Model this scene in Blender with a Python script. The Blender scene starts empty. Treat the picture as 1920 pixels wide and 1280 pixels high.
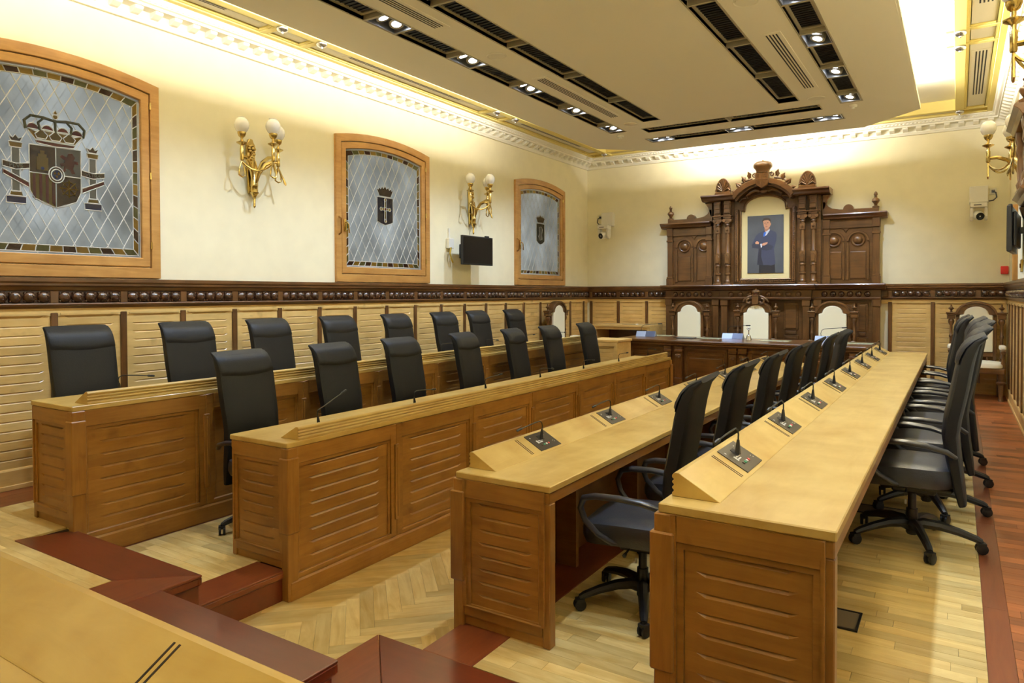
import bpy, bmesh, math, random
from mathutils import Vector, Matrix

rng = random.Random(11)
SC = bpy.context.scene
COL = SC.collection
PI = math.pi

# ------------------------------------------------------------------ camera, world, exposure
cam = bpy.data.objects.new('camera', bpy.data.cameras.new('camera'))
COL.objects.link(cam)
SC.camera = cam
yaw, pit, rol = 0.568185657, 0.0180330632, -0.00306016413
fwd = Vector((-math.sin(yaw) * math.cos(pit), math.cos(yaw) * math.cos(pit), -math.sin(pit)))
rgt = Vector((math.cos(yaw), math.sin(yaw), 0))
upv = rgt.cross(fwd)
r_ = rgt * math.cos(rol) + upv * math.sin(rol)
u_ = -rgt * math.sin(rol) + upv * math.cos(rol)
cam.matrix_world = Matrix(((r_.x, u_.x, -fwd.x, 0), (r_.y, u_.y, -fwd.y, 0), (r_.z, u_.z, -fwd.z, 1.80), (0, 0, 0, 1)))
cam.data.sensor_width = 36
cam.data.lens = 1310.022 / 1920 * 36
cam.data.shift_y = (574.808 - 640) / 1920
cam.data.clip_start = 0.02

W = bpy.data.worlds.new('sky')
SC.world = W
W.use_nodes = True
wb = W.node_tree.nodes['Background']
wb.inputs[0].default_value = (0.70, 0.76, 0.80, 1)
wb.inputs[1].default_value = 2.6

SC.view_settings.view_transform = 'Standard'
SC.view_settings.look = 'None'
SC.view_settings.gamma = 1
SC.view_settings.use_curve_mapping = False
SC.view_settings.exposure = 0.0
SC.cycles.use_denoising = True
SC.cycles.max_bounces = 8
SC.cycles.diffuse_bounces = 5
SC.cycles.glossy_bounces = 3
SC.cycles.transmission_bounces = 6
SC.cycles.caustics_reflective = False
SC.cycles.caustics_refractive = False
SC.cycles.sample_clamp_indirect = 6

SPOT_W, COVE_W = 110.0, 32.0
SPOT_C, COVE_C = (.74, .92, 1.2), (1, .95, .86)
SPOT_A, SPOT_B = math.radians(98), .85


def lamp(kind, name, loc, energy, col, **kw):
    l = bpy.data.lights.new(name, kind)
    l.energy = energy
    l.color = col
    for k, v in kw.items():
        setattr(l, k, v)
    o = bpy.data.objects.new(name, l)
    o.location = loc
    COL.objects.link(o)
    return o


# room sizes (metres): camera eye at 1.80 above the centre floor
WL, WR, WB, WF = -5.93, 0.60, 11.95, -2.2
L1, L2 = 0.18, 0.36
ZP = 4.14          # underside of the hanging ceiling panel
ZR = 4.30          # beams of the outer ceiling


# ------------------------------------------------------------------ materials
def new_mat(name):
    m = bpy.data.materials.new(name)
    m.use_nodes = True
    return m, m.node_tree.nodes, m.node_tree.links, m.node_tree.nodes['Principled BSDF']


def lin(r, g, b):
    f = lambda c: (c / 255 / 12.92) if c / 255 <= 0.04045 else ((c / 255 + 0.055) / 1.055) ** 2.4
    return (f(r), f(g), f(b), 1)


def plain(name, col, rough=0.5, metal=0.0, emit=0.0, bump=0.0, bscale=60, var=0.0, coat=0.0, spec=0.5):
    m, N, L, P = new_mat(name)
    P.inputs['Base Color'].default_value = col
    P.inputs['Roughness'].default_value = rough
    P.inputs['Metallic'].default_value = metal
    P.inputs['Specular IOR Level'].default_value = spec
    P.inputs['Coat Weight'].default_value = coat
    if emit:
        P.inputs['Emission Color'].default_value = col
        P.inputs['Emission Strength'].default_value = emit
    tc = N.new('ShaderNodeTexCoord')
    nz = N.new('ShaderNodeTexNoise')
    nz.inputs['Scale'].default_value = bscale
    nz.inputs['Detail'].default_value = 4
    L.new(tc.outputs['Object'], nz.inputs['Vector'])
    if bump:
        b = N.new('ShaderNodeBump')
        b.inputs['Strength'].default_value = bump
        b.inputs['Distance'].default_value = 0.01
        L.new(nz.outputs[0], b.inputs['Height'])
        L.new(b.outputs[0], P.inputs['Normal'])
    if var:
        mx = N.new('ShaderNodeMix')
        mx.data_type = 'RGBA'
        mx.blend_type = 'MULTIPLY'
        mx.inputs[0].default_value = 1
        mr = N.new('ShaderNodeMapRange')
        mr.inputs[3].default_value = 1 - var
        mr.inputs[4].default_value = 1 + var
        mx.inputs[6].default_value = col
        L.new(nz.outputs[0], mr.inputs[0])
        L.new(mr.outputs[0], mx.inputs[7])
        L.new(mx.outputs[2], P.inputs['Base Color'])
    return m


def wood(name, dark, light, axis='x', rough=0.35, grain=12, var=0.12, coat=0.15, blotch=0.5, knots=0.0):
    m, N, L, P = new_mat(name)
    tc = N.new('ShaderNodeTexCoord')
    oi = N.new('ShaderNodeObjectInfo')
    ge = N.new('ShaderNodeNewGeometry')
    add = N.new('ShaderNodeMath')
    L.new(oi.outputs['Random'], add.inputs[0])
    L.new(ge.outputs['Random Per Island'], add.inputs[1])
    fr = N.new('ShaderNodeMath')
    fr.operation = 'FRACT'
    L.new(add.outputs[0], fr.inputs[0])
    mul = N.new('ShaderNodeMath')
    mul.operation = 'MULTIPLY'
    mul.inputs[1].default_value = 37
    L.new(fr.outputs[0], mul.inputs[0])
    va = N.new('ShaderNodeVectorMath')
    L.new(tc.outputs['Object'], va.inputs[0])
    L.new(mul.outputs[0], va.inputs[1])
    mp = N.new('ShaderNodeMapping')
    s = [grain, grain, grain]
    s['xyz'.index(axis)] = 1.1
    mp.inputs['Scale'].default_value = s
    L.new(va.outputs[0], mp.inputs['Vector'])
    n1 = N.new('ShaderNodeTexNoise')
    n1.inputs['Scale'].default_value = 2.2
    n1.inputs['Detail'].default_value = 7
    n1.inputs['Roughness'].default_value = 0.62
    n1.inputs['Distortion'].default_value = 0.9
    L.new(mp.outputs[0], n1.inputs['Vector'])
    n2 = N.new('ShaderNodeTexNoise')
    n2.inputs['Scale'].default_value = 4.5
    n2.inputs['Detail'].default_value = 3
    L.new(va.outputs[0], n2.inputs['Vector'])
    mx0 = N.new('ShaderNodeMix')
    mx0.inputs[0].default_value = blotch
    L.new(n1.outputs[0], mx0.inputs[2])
    L.new(n2.outputs[0], mx0.inputs[3])
    rp = N.new('ShaderNodeValToRGB')
    rp.color_ramp.elements[0].position = 0.33
    rp.color_ramp.elements[0].color = dark
    rp.color_ramp.elements[1].position = 0.62
    rp.color_ramp.elements[1].color = light
    L.new(mx0.outputs[0], rp.inputs[0])
    hs = N.new('ShaderNodeHueSaturation')
    mr = N.new('ShaderNodeMapRange')
    mr.inputs[3].default_value = 1 - var
    mr.inputs[4].default_value = 1 + var
    L.new(fr.outputs[0], mr.inputs[0])
    L.new(mr.outputs[0], hs.inputs['Value'])
    L.new(rp.outputs[0], hs.inputs['Color'])
    src = hs.outputs[0]
    if knots:
        n3 = N.new('ShaderNodeTexNoise')
        n3.inputs['Scale'].default_value = 7
        n3.inputs['Detail'].default_value = 2
        L.new(va.outputs[0], n3.inputs['Vector'])
        r3 = N.new('ShaderNodeValToRGB')
        r3.color_ramp.elements[0].position = 0.66
        r3.color_ramp.elements[0].color = (0, 0, 0, 1)
        r3.color_ramp.elements[1].position = 0.76
        L.new(n3.outputs[0], r3.inputs[0])
        kf = N.new('ShaderNodeMath')
        kf.operation = 'MULTIPLY'
        kf.inputs[1].default_value = knots
        L.new(r3.outputs[0], kf.inputs[0])
        mk = N.new('ShaderNodeMix')
        mk.data_type = 'RGBA'
        mk.inputs[7].default_value = (dark[0] * .45, dark[1] * .38, dark[2] * .3, 1)
        L.new(kf.outputs[0], mk.inputs[0])
        L.new(src, mk.inputs[6])
        src = mk.outputs[2]
    L.new(src, P.inputs['Base Color'])
    P.inputs['Roughness'].default_value = rough
    P.inputs['Coat Weight'].default_value = coat
    P.inputs['Coat Roughness'].default_value = 0.12
    bp = N.new('ShaderNodeBump')
    bp.inputs['Strength'].default_value = 0.08
    bp.inputs['Distance'].default_value = 0.004
    L.new(n1.outputs[0], bp.inputs['Height'])
    L.new(bp.outputs[0], P.inputs['Normal'])
    return m


OAK_SHADE_D, OAK_SHADE_L = lin(128, 84, 32), lin(158, 112, 50)  # bench oak darkened so the shade on fronts and ends sits in the colour
M = {}
for ax in 'xyz':
    M['oak_' + ax] = wood('shaded honey oak ' + ax, OAK_SHADE_D, OAK_SHADE_L, ax, 0.38, var=0.1, knots=0.35)
    M['pine_' + ax] = wood('pale wainscot wood ' + ax, lin(206, 168, 98), lin(228, 194, 124), ax, 0.42, var=0.1, knots=0.4)
    M['walnut_' + ax] = wood('dark carved walnut ' + ax, lin(70, 45, 21), lin(112, 76, 40), ax, 0.32, var=0.06, coat=0.3)
    M['frame_' + ax] = wood('window oak ' + ax, lin(160, 112, 54), lin(192, 146, 80), ax, 0.4, var=0.04)
M['top'] = wood('lit bench top oak', lin(182, 146, 72), lin(208, 178, 104), 'x', 0.38, grain=5, var=0.03, coat=0.2, blotch=0.65)  # same oak as the fronts, lightened: light from above put into the colour
M['parquet'] = wood('light parquet', lin(198, 164, 92), lin(232, 208, 142), 'x', 0.33, grain=7, var=0.2, coat=0.25, blotch=0.35)
M['parquet_y'] = wood('light parquet y', lin(198, 164, 92), lin(232, 208, 142), 'y', 0.33, grain=7, var=0.2, coat=0.25, blotch=0.35)
M['mahogany'] = wood('red mahogany floor', lin(136, 76, 38), lin(164, 98, 52), 'x', 0.36, grain=14, var=0.38, coat=0.12, blotch=0.35)
M['mahogany_y'] = wood('red mahogany border', lin(104, 52, 28), lin(126, 68, 37), 'y', 0.34, grain=14, var=0.12, coat=0.15, blotch=0.35)
M['step'] = wood('red step wood', lin(92, 38, 21), lin(106, 46, 26), 'x', 0.28, grain=9, var=0.06, coat=0.25)
M['step_y'] = wood('red step wood y', lin(104, 48, 26), lin(126, 64, 35), 'y', 0.3, grain=14, var=0.06, coat=0.2)
M['dark_gap'] = plain('dark joint', lin(38, 24, 14), 0.8)
M['wall'] = plain('yellow limewash', lin(243, 235, 202), 0.85, bump=0.05, bscale=5, var=0.07)
M['white'] = plain('white plaster', lin(246, 242, 226), 0.7, bump=0.04, bscale=90)
M['yellow'] = plain('yellow beam paint', lin(240, 222, 138), 0.6)
M['soffit'] = plain('panel paint', lin(246, 240, 222), 0.75, bump=0.02, bscale=200)
M['coffer'] = plain('coffer paint', lin(238, 232, 214), 0.7)
M['channel'] = plain('grey channel metal', lin(176, 166, 140), 0.5, 0.1)
M['black'] = plain('matt black', lin(14, 13, 13), 0.6)
M['grille'] = plain('black grille', lin(12, 12, 12), 0.45)
M['reflector'] = plain('lamp housing', lin(170, 174, 184), 0.3, 0.7)
M['lampface'] = plain('lamp face', (0.93, 0.97, 1, 1), 0.4, emit=14)
M['led'] = plain('led strip', (1, 0.93, 0.76, 1), 0.5, emit=4)
M['leather'] = plain('black leather', lin(21, 22, 24), 0.48, bump=0.12, bscale=140, spec=.3)
M['leather_seat'] = plain('seat leather', lin(44, 46, 52), 0.38, bump=0.15, bscale=120)
M['plastic'] = plain('black plastic', lin(20, 20, 22), 0.38)
M['armgloss'] = plain('polished arm', lin(44, 45, 50), 0.3, 0.0, coat=0.3)
M['rubber'] = plain('caster rubber', lin(18, 18, 19), 0.5)
M['cream'] = plain('cream upholstery', lin(250, 243, 214), 0.7, bump=0.08, bscale=180)
M['creamboard'] = plain('cream mount board', lin(226, 208, 150), 0.75)
M['brass'] = plain('polished brass', lin(206, 180, 112), 0.2, 1.0, bump=0.08, bscale=90)
M['bronze'] = plain('bronze handle', lin(122, 82, 40), 0.35, 0.9)
M['steel'] = plain('silver metal', lin(205, 205, 205), 0.25, 1.0)
M['globe'] = None
M['plate'] = plain('console plate', lin(58, 52, 44), 0.35, 0.35)
M['console'] = plain('silver blue console', lin(150, 160, 182), 0.35, 0.4)
M['console2'] = plain('console dark face', lin(78, 84, 104), 0.3, 0.4)
M['print'] = plain('white print', lin(215, 215, 212), 0.5)
M['green'] = plain('green button', lin(60, 150, 110), 0.4)
M['redb'] = plain('red button', lin(225, 90, 90), 0.4)
M['whiteb'] = plain('white button', lin(240, 240, 225), 0.4)
M['camwhite'] = plain('camera white', lin(232, 228, 216), 0.4)
M['signred'] = plain('alarm red', lin(205, 40, 34), 0.4)
M['screen'] = plain('dark screen', lin(16, 14, 12), 0.22)
M['lead'] = plain('lead came', lin(206, 205, 198), 0.5, 0.0)
M['leaddark'] = plain('dark lead', lin(128, 126, 118), 0.45, 0.5)
M['lid'] = plain('floor box lid', lin(112, 98, 74), 0.5)
M['mat'] = plain('desk mat', lin(176, 176, 140), 0.25)
M['carved'] = wood('carved rosette wood', lin(48, 28, 16), lin(84, 52, 30), 'x', 0.22, var=0.05, coat=0.6)


def glass(name, col, trans=0.8, var=0.35, rough=0.2, scale=3.0):
    m, N, L, P = new_mat(name)
    out = N['Material Output']
    N.remove(P)
    tc = N.new('ShaderNodeTexCoord')
    n = N.new('ShaderNodeTexNoise')
    n.inputs['Scale'].default_value = scale
    n.inputs['Detail'].default_value = 2.5
    gp = N.new('ShaderNodeNewGeometry')
    L.new(gp.outputs['Position'], n.inputs['Vector'])
    rp = N.new('ShaderNodeValToRGB')
    rp.color_ramp.elements[0].position = 0.3
    rp.color_ramp.elements[1].position = 0.7
    rp.color_ramp.elements[0].color = tuple(c * (1 - var) for c in col[:3]) + (1,)
    rp.color_ramp.elements[1].color = tuple(min(1, c * (1 + var)) for c in col[:3]) + (1,)
    L.new(n.outputs[0], rp.inputs[0])
    t = N.new('ShaderNodeBsdfTranslucent')
    L.new(rp.outputs[0], t.inputs[0])
    d = N.new('ShaderNodeBsdfDiffuse')
    d.inputs[0].default_value = tuple(c * .35 for c in col[:3]) + (1,)
    g = N.new('ShaderNodeBsdfGlossy')
    g.inputs['Roughness'].default_value = rough
    n2 = N.new('ShaderNodeTexNoise')
    n2.inputs['Scale'].default_value = 38
    n2.inputs['Detail'].default_value = 3
    L.new(gp.outputs['Position'], n2.inputs['Vector'])
    b = N.new('ShaderNodeBump')
    b.inputs['Strength'].default_value = 0.35
    b.inputs['Distance'].default_value = 0.012
    L.new(n2.outputs[0], b.inputs['Height'])
    L.new(b.outputs[0], g.inputs['Normal'])
    m1 = N.new('ShaderNodeMixShader')
    m1.inputs[0].default_value = trans
    L.new(d.outputs[0], m1.inputs[1])
    L.new(t.outputs[0], m1.inputs[2])
    m2 = N.new('ShaderNodeMixShader')
    fr = N.new('ShaderNodeFresnel')
    fr.inputs[0].default_value = 1.5
    L.new(fr.outputs[0], m2.inputs[0])
    L.new(m1.outputs[0], m2.inputs[1])
    L.new(g.outputs[0], m2.inputs[2])
    L.new(m2.outputs[0], out.inputs[0])
    return m


M['pane'] = glass('clear cathedral glass', (0.70, 0.73, 0.73, 1), 0.85, 0.4, scale=1.6)
M['amber'] = glass('amber glass', lin(188, 158, 78), 0.85, 0.2, scale=9)
M['olive'] = glass('olive glass', lin(150, 144, 96), 0.85, 0.2, scale=9)
M['brown'] = glass('brown glass', lin(112, 74, 46), 0.8, 0.2, scale=9)
M['gred'] = glass('red glass', lin(150, 44, 36), 0.8, 0.2)
M['gyel'] = glass('yellow glass', lin(206, 168, 70), 0.8, 0.2)
M['gblue'] = glass('blue glass', lin(74, 84, 150), 0.8, 0.2)
M['gnavy'] = glass('navy glass', lin(46, 44, 84), 0.8, 0.2)
M['gwhite'] = glass('white glass', lin(210, 206, 190), 0.8, 0.15)
M['gdark'] = glass('grey olive glass', lin(106, 102, 84), 0.8, 0.3, scale=18)
M['globe'] = plain('opal globe', lin(252, 249, 240), 0.15, coat=.5)


# ------------------------------------------------------------------ mesh building
class MB:
    def __init__(s):
        s.v, s.f, s.s = [], [], []

    def add(s, v, f, sm=False, T=None):
        o = len(s.v)
        s.v += [tuple(T @ Vector(p)) if T else tuple(p) for p in v]
        s.f += [tuple(i + o for i in q) for q in f]
        s.s += [sm] * len(f)
        return s

    def box(s, x0, x1, y0, y1, z0, z1, T=None):
        v = [(x, y, z) for x in (x0, x1) for y in (y0, y1) for z in (z0, z1)]
        return s.add(v, [(0, 1, 3, 2), (4, 6, 7, 5), (0, 4, 5, 1), (2, 3, 7, 6), (0, 2, 6, 4), (1, 5, 7, 3)], False, T)

    def prism(s, pts, a, b, ax='y', sm=False, T=None):
        n = len(pts)
        put = {'x': lambda p, d: (d, p[0], p[1]), 'y': lambda p, d: (p[0], d, p[1]), 'z': lambda p, d: (p[0], p[1], d)}[ax]
        v = [put(p, a) for p in pts] + [put(p, b) for p in pts]
        f = [tuple(range(n)), tuple(range(2 * n - 1, n - 1, -1))]
        s.add(v, f, False, T)
        return s.add(v, [(i, i + n, (i + 1) % n + n, (i + 1) % n) for i in range(n)], sm, T)

    def rings(s, R, closed=True, caps=True, sm=True, T=None):
        n = len(R[0])
        v = [p for r in R for p in r]
        f = []
        for k in range(len(R) - 1):
            for i in range(n if closed else n - 1):
                j = (i + 1) % n
                f.append((k * n + i, k * n + j, (k + 1) * n + j, (k + 1) * n + i))
        if caps and closed:
            f += [tuple(range(n - 1, -1, -1)), tuple((len(R) - 1) * n + i for i in range(n))]
        return s.add(v, f, sm, T)

    def lathe(s, prof, c=(0, 0, 0), n=14, T=None, caps=True):
        R = [[(c[0] + r * math.cos(2 * PI * i / n), c[1] + r * math.sin(2 * PI * i / n), c[2] + z) for i in range(n)] for r, z in prof]
        return s.rings(R, True, caps, True, T)

    def ball(s, c, r, n=12, m=8, sc=(1, 1, 1)):
        return s.rings([[(c[0] + sc[0] * r * math.sin(PI * (k + .02) / (m + .04)) * math.cos(2 * PI * i / n), c[1] + sc[1] * r * math.sin(PI * (k + .02) / (m + .04)) * math.sin(2 * PI * i / n),
                          c[2] - sc[2] * r * math.cos(PI * (k + .02) / (m + .04))) for i in range(n)] for k in range(m + 1)])

    def tube(s, pts, r, n=8, T=None, flat=1.0):
        P = [Vector(p) for p in pts]
        rr = r if isinstance(r, (list, tuple)) else [r] * len(P)
        R, u = [], None
        for i, p in enumerate(P):
            t = (P[min(i + 1, len(P) - 1)] - P[max(i - 1, 0)]).normalized()
            if u is None:
                u = t.cross(Vector((0, 0, 1)) if abs(t.z) < .9 else Vector((1, 0, 0))).normalized()
            else:
                u = (u - t * u.dot(t)).normalized()
            w = t.cross(u)
            R.append([tuple(p + u * rr[i] * math.cos(2 * PI * k / n) + w * rr[i] * flat * math.sin(2 * PI * k / n)) for k in range(n)])
        return s.rings(R, True, True, True, T)

    def mesh(s, name, m, bevel=0.0, seg=1):
        me = bpy.data.meshes.new(name)
        me.from_pydata(s.v, [], s.f)
        me.polygons.foreach_set('use_smooth', s.s)
        bm = bmesh.new()
        bm.from_mesh(me)
        bmesh.ops.remove_doubles(bm, verts=bm.verts, dist=1e-6)
        bmesh.ops.recalc_face_normals(bm, faces=bm.faces)
        if bevel:
            ed = [e for e in bm.edges if len(e.link_faces) == 2 and e.calc_face_angle(0) > 0.6]
            bmesh.ops.bevel(bm, geom=ed, offset=bevel, segments=seg, affect='EDGES', profile=0.6, clamp_overlap=True)
        bm.to_mesh(me)
        bm.free()
        if any(s.s):
            me.set_sharp_from_angle(angle=0.75)
        for q in (m if isinstance(m, (list, tuple)) else [m]):
            me.materials.append(q)
        return me

    def build(s, name, m, parent=None, loc=(0, 0, 0), rot=0, bevel=0.0, seg=1):
        return put(s.mesh(name, m, bevel, seg), name, parent, loc, rot)


def put(me, name, parent=None, loc=(0, 0, 0), rot=0):
    o = bpy.data.objects.new(name, me)
    COL.objects.link(o)
    o.location = loc
    o.rotation_euler = (0, 0, rot) if isinstance(rot, (int, float)) else rot
    if parent:
        o.parent = parent
    return o


def tag(o, label, cat, group=None):
    o['label'] = label
    o['category'] = cat
    if group:
        o['group'] = group
    return o


def thing(name, loc, rot, label, cat, group=None):
    return tag(put(None, name, None, loc, rot), label, cat, group)


def struct(o):
    o['kind'] = 'structure'
    return o


def copy_tree(o, parent=None):
    c = o.copy()
    COL.objects.link(c)
    c.parent = parent
    for ch in o.children:
        copy_tree(ch, c)
    return c


def clip(poly, conv):
    """Sutherland-Hodgman: poly cut by a counter-clockwise convex polygon"""
    out = poly
    for i in range(len(conv)):
        a, b = conv[i], conv[(i + 1) % len(conv)]
        inp, out = out, []
        if not inp:
            return []
        side = lambda p: (b[0] - a[0]) * (p[1] - a[1]) - (b[1] - a[1]) * (p[0] - a[0])
        for k in range(len(inp)):
            p, q = inp[k], inp[(k + 1) % len(inp)]
            sp, sq = side(p), side(q)
            if sp >= 0:
                out.append(p)
            if (sp >= 0) != (sq >= 0):
                t = sp / (sp - sq)
                out.append((p[0] + (q[0] - p[0]) * t, p[1] + (q[1] - p[1]) * t))
    return out


def area(p):
    return abs(sum(p[i][0] * p[(i + 1) % len(p)][1] - p[(i + 1) % len(p)][0] * p[i][1] for i in range(len(p)))) / 2


CACHE = {}


def plank_mesh(L, h, t=0.014, mat='oak_x', inset=True):
    """one shiplap board: x along, z up, front at -y; the top edge is chamfered along most of its length"""
    k = ('pl', round(L, 3), round(h, 3), t, mat, inset)
    if k not in CACHE:
        b = MB()
        c = min(0.016, h * .22)
        e = 0.10 * L if inset else 0.0
        full = [(0, 0), (-t, 0), (-t, h), (-t, h), (0, h)]
        cut = [(0, 0), (-t, 0), (-t, h - c), (-t * .3, h - 0.001), (0, h)]
        secs = [(0.001, full), (e, full), (e + .03, cut), (L - e - .03, cut), (L - e, full), (L - .001, full)] if inset else [(0.001, cut), (L - .001, cut)]
        b.rings([[(x, y, z) for y, z in s_] for x, s_ in secs], True, True, False)
        CACHE[k] = b.mesh('plank', M[mat])
    return CACHE[k]


def planked(parent, name, loc, rot, w, z0, z1, n, fr=(.05, .05, .06, .06), mat='oak', mould=.022, t=.02, ins=True):
    """framed panel filled with boards; x right, front at -y.  fr = left, right, top, bottom frame widths"""
    l, r, tp, bt = fr
    b = MB()
    f = t + .012
    if l:
        b.box(0, l, -f, 0, z0, z1)
    if r:
        b.box(w - r, w, -f, 0, z0, z1)
    if tp:
        b.box(l, w - r, -f, 0, z1 - tp, z1)
    if bt:
        b.box(l, w - r, -f, 0, z0, z0 + bt)
    a0, a1, c0, c1 = l, w - r, z0 + bt, z1 - tp
    if mould:                                                     # mitred inner moulding at both sides and the top
        g = mould
        ff = f * .72
        b.prism([(a0, c0), (a0 + g, c0), (a0 + g, c1 - g), (a0, c1)], -ff, 0)
        b.prism([(a1, c0), (a1, c1), (a1 - g, c1 - g), (a1 - g, c0)], -ff, 0)
        b.prism([(a0, c1), (a0 + g, c1 - g), (a1 - g, c1 - g), (a1, c1)], -ff, 0)
        a0, a1, c1 = a0 + g, a1 - g, c1 - g
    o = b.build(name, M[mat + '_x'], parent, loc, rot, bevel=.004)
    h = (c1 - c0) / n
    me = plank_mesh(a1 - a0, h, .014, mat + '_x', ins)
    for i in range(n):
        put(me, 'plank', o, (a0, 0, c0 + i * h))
    return o


def boards(root, mat, x0, x1, y0, y1, z, w, lens, axis='x', limit=260, far=None):
    """strip flooring; the pieces nearest the camera are parts, the rest one joined part"""
    ps = []
    a0, a1, b0, b1 = (x0, x1, y0, y1) if axis == 'x' else (y0, y1, x0, x1)
    n = max(1, round((b1 - b0) / w))
    w = (b1 - b0) / n
    for i in range(n):
        a = a0 - rng.random() * lens[0]
        while a < a1:
            L = lens[int(rng.random() * len(lens))]
            s, e = max(a, a0), min(a + L, a1)
            if e - s > .004:
                ps.append((s, e, b0 + i * w, b0 + (i + 1) * w))
            a += L
    xy = (lambda q: ((q[0] + q[1]) / 2, (q[2] + q[3]) / 2)) if axis == 'x' else (lambda q: ((q[2] + q[3]) / 2, (q[0] + q[1]) / 2))
    ps.sort(key=lambda q: math.hypot(*xy(q)))
    mk = M[mat] if axis == 'x' else M[mat + '_y']
    g = .0012
    rest = MB()
    for i, q in enumerate(ps):
        cx, cy = xy(q)
        L, ww = q[1] - q[0] - g, q[3] - q[2] - g
        lx, ly = (L, ww) if axis == 'x' else (ww, L)
        dz = rng.random() * .0006
        if i < limit:
            k = ('bd', round(lx, 3), round(ly, 3), mat, axis)
            if k not in CACHE:
                CACHE[k] = MB().box(-lx / 2, lx / 2, -ly / 2, ly / 2, -.012, 0).mesh('plank', mk)
            put(CACHE[k], 'plank', root, (cx, cy, z + dz))
        else:
            rest.box(cx - lx / 2, cx + lx / 2, cy - ly / 2, cy + ly / 2, z - .012, z + dz)
    if rest.v:
        o = rest.build('plank', mk, root)
        o['kind'] = 'stuff'


# ------------------------------------------------------------------ floors
PITX0, PITX1 = -3.35, -2.05
fl = struct(MB().box(PITX0, PITX1, 1.93, 9.35, -.2, -.012).build('floor', M['dark_gap']))
fl['label'] = 'sunken centre floor of light herringbone parquet'


def herring(root, x0, x1, y0, y1, L, w, limit):
    rect = [(x0, y0), (x1, y0), (x1, y1), (x0, y1)]
    c = math.sqrt(.5)
    tow = lambda u, v: ((u - v) * c, (u + v) * c)
    me = MB().box(-L / 2 + .0006, L / 2 - .0006, -w / 2 + .0006, w / 2 - .0006, -.012, 0).mesh('plank', M['parquet'])
    ps = []
    for i in range(-160, 200):
        for m in range(-14, 15):
            for hv in (0, 1):
                u0, v0 = i * w + 2 * L * m, i * w + hv * w
                du, dv = (L, w) if hv == 0 else (w, L)
                P = [tow(u0, v0), tow(u0 + du, v0), tow(u0 + du, v0 + dv), tow(u0, v0 + dv)]
                if max(p[0] for p in P) < x0 or min(p[0] for p in P) > x1 or max(p[1] for p in P) < y0 or min(p[1] for p in P) > y1:
                    continue
                q = clip(P, rect)
                if len(q) > 2 and area(q) > 2e-4:
                    ps.append((math.hypot(sum(p[0] for p in P) / 4, sum(p[1] for p in P) / 4), P, q, hv))
    ps.sort(key=lambda t: t[0])
    rest = MB()
    for i, (d, P, q, hv) in enumerate(ps):
        cx, cy = sum(p[0] for p in P) / 4, sum(p[1] for p in P) / 4
        if i < limit:
            if abs(area(q) - L * w) < 1e-5:
                put(me, 'plank', root, (cx, cy, rng.random() * .0006), PI / 4 + hv * PI / 2)
            else:
                a = PI / 4 + hv * PI / 2
                ql = [((x - cx) * math.cos(a) + (y - cy) * math.sin(a), -(x - cx) * math.sin(a) + (y - cy) * math.cos(a)) for x, y in q]
                MB().prism(ql, -.012, 0, 'z').build('plank', M['parquet'], root, (cx, cy, 0), a)
        else:
            rest.prism(q, -.012, 0, 'z')
    if rest.v:
        rest.build('plank', M['parquet'], root)['kind'] = 'stuff'


herring(fl, PITX0, PITX1, 1.95, 9.35, .468, .078, 290)

# left middle platform (second row seats) and left upper platform (first row seats, near landing)
f2 = struct(MB().box(-4.60, PITX0, 2.13, 9.35, 0, L1 - .012).build('floor_2', M['dark_gap']))
f2['label'] = 'light parquet of the lower left seating step'
boards(f2, 'parquet', -4.50, -3.58, 2.13, 9.35, L1, .07, (.42, .5, .6), 'x', 260)
MB().box(-4.60, -4.50, 2.13, 9.35, L1 - .012, L1).build('border_board', M['mahogany_y'], f2)
f3 = struct(MB().box(WL, -4.60, 2.13, WB, 0, L2 - .012).box(WL, -3.30, WF, 2.13, 0, L2 - .012).build('floor_3', M['dark_gap']))
f3['label'] = 'upper left floor of light parquet along the window wall'
boards(f3, 'parquet', -5.48, -4.60, 2.15, 9.4, L2, .07, (.42, .5, .6), 'x', 110)
boards(f3, 'parquet', -5.48, -3.59, .5, 1.86, L2, .07, (.6, .8, 1.0), 'x', 110)
boards(f3, 'parquet', -5.48, -4.66, 1.86, 2.15, L2, .0725, (.42, .5, .6), 'x', 30)
boards(f3, 'mahogany', WL, -5.48, .5, 9.4, L2, .09, (.5, .6), 'y', 45)
# right-hand floors
f4 = struct(MB().box(PITX1, -.80, 2.13, 9.35, 0, L1 - .012).build('floor_4', M['dark_gap']))
f4['label'] = 'light parquet of the lower right seating step'
boards(f4, 'parquet', -1.77, -.80, 2.445, 9.35, L1, .07, (.42, .5, .6), 'x', 260)
f5 = struct(MB().box(-.80, WR, WF, WB, 0, L2 - .012).build('floor_5', M['dark_gap']))
f5['label'] = 'upper right floor, light parquet strips beside a red mahogany aisle'
boards(f5, 'parquet', -.80, .105, 2.0, 9.35, L2, .07, (.42, .5, .6, .7), 'x', 200)
boards(f5, 'mahogany', .20, WR, 2.0, WB, L2, .085, (.6, .8), 'x', 90)
boards(f5, 'mahogany', .105, .20, 1.6, WB, L2, .095, (1.4, 1.8), 'y', 30)
# far dais joining both sides in front of the carved wall
f6 = struct(MB().box(-4.60, -.80, 9.35, WB, 0, L2 - .012).build('floor_6', M['dark_gap']))
f6['label'] = 'red mahogany dais floor under the presidential table'
boards(f6, 'mahogany', -4.60, -.80, 9.35, WB, L2, .1, (.8, 1.0), 'x', 60)
boards(f6, 'mahogany', WL, -4.60, 9.4, WB, L2, .1, (.6, .8), 'x', 30)
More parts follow.
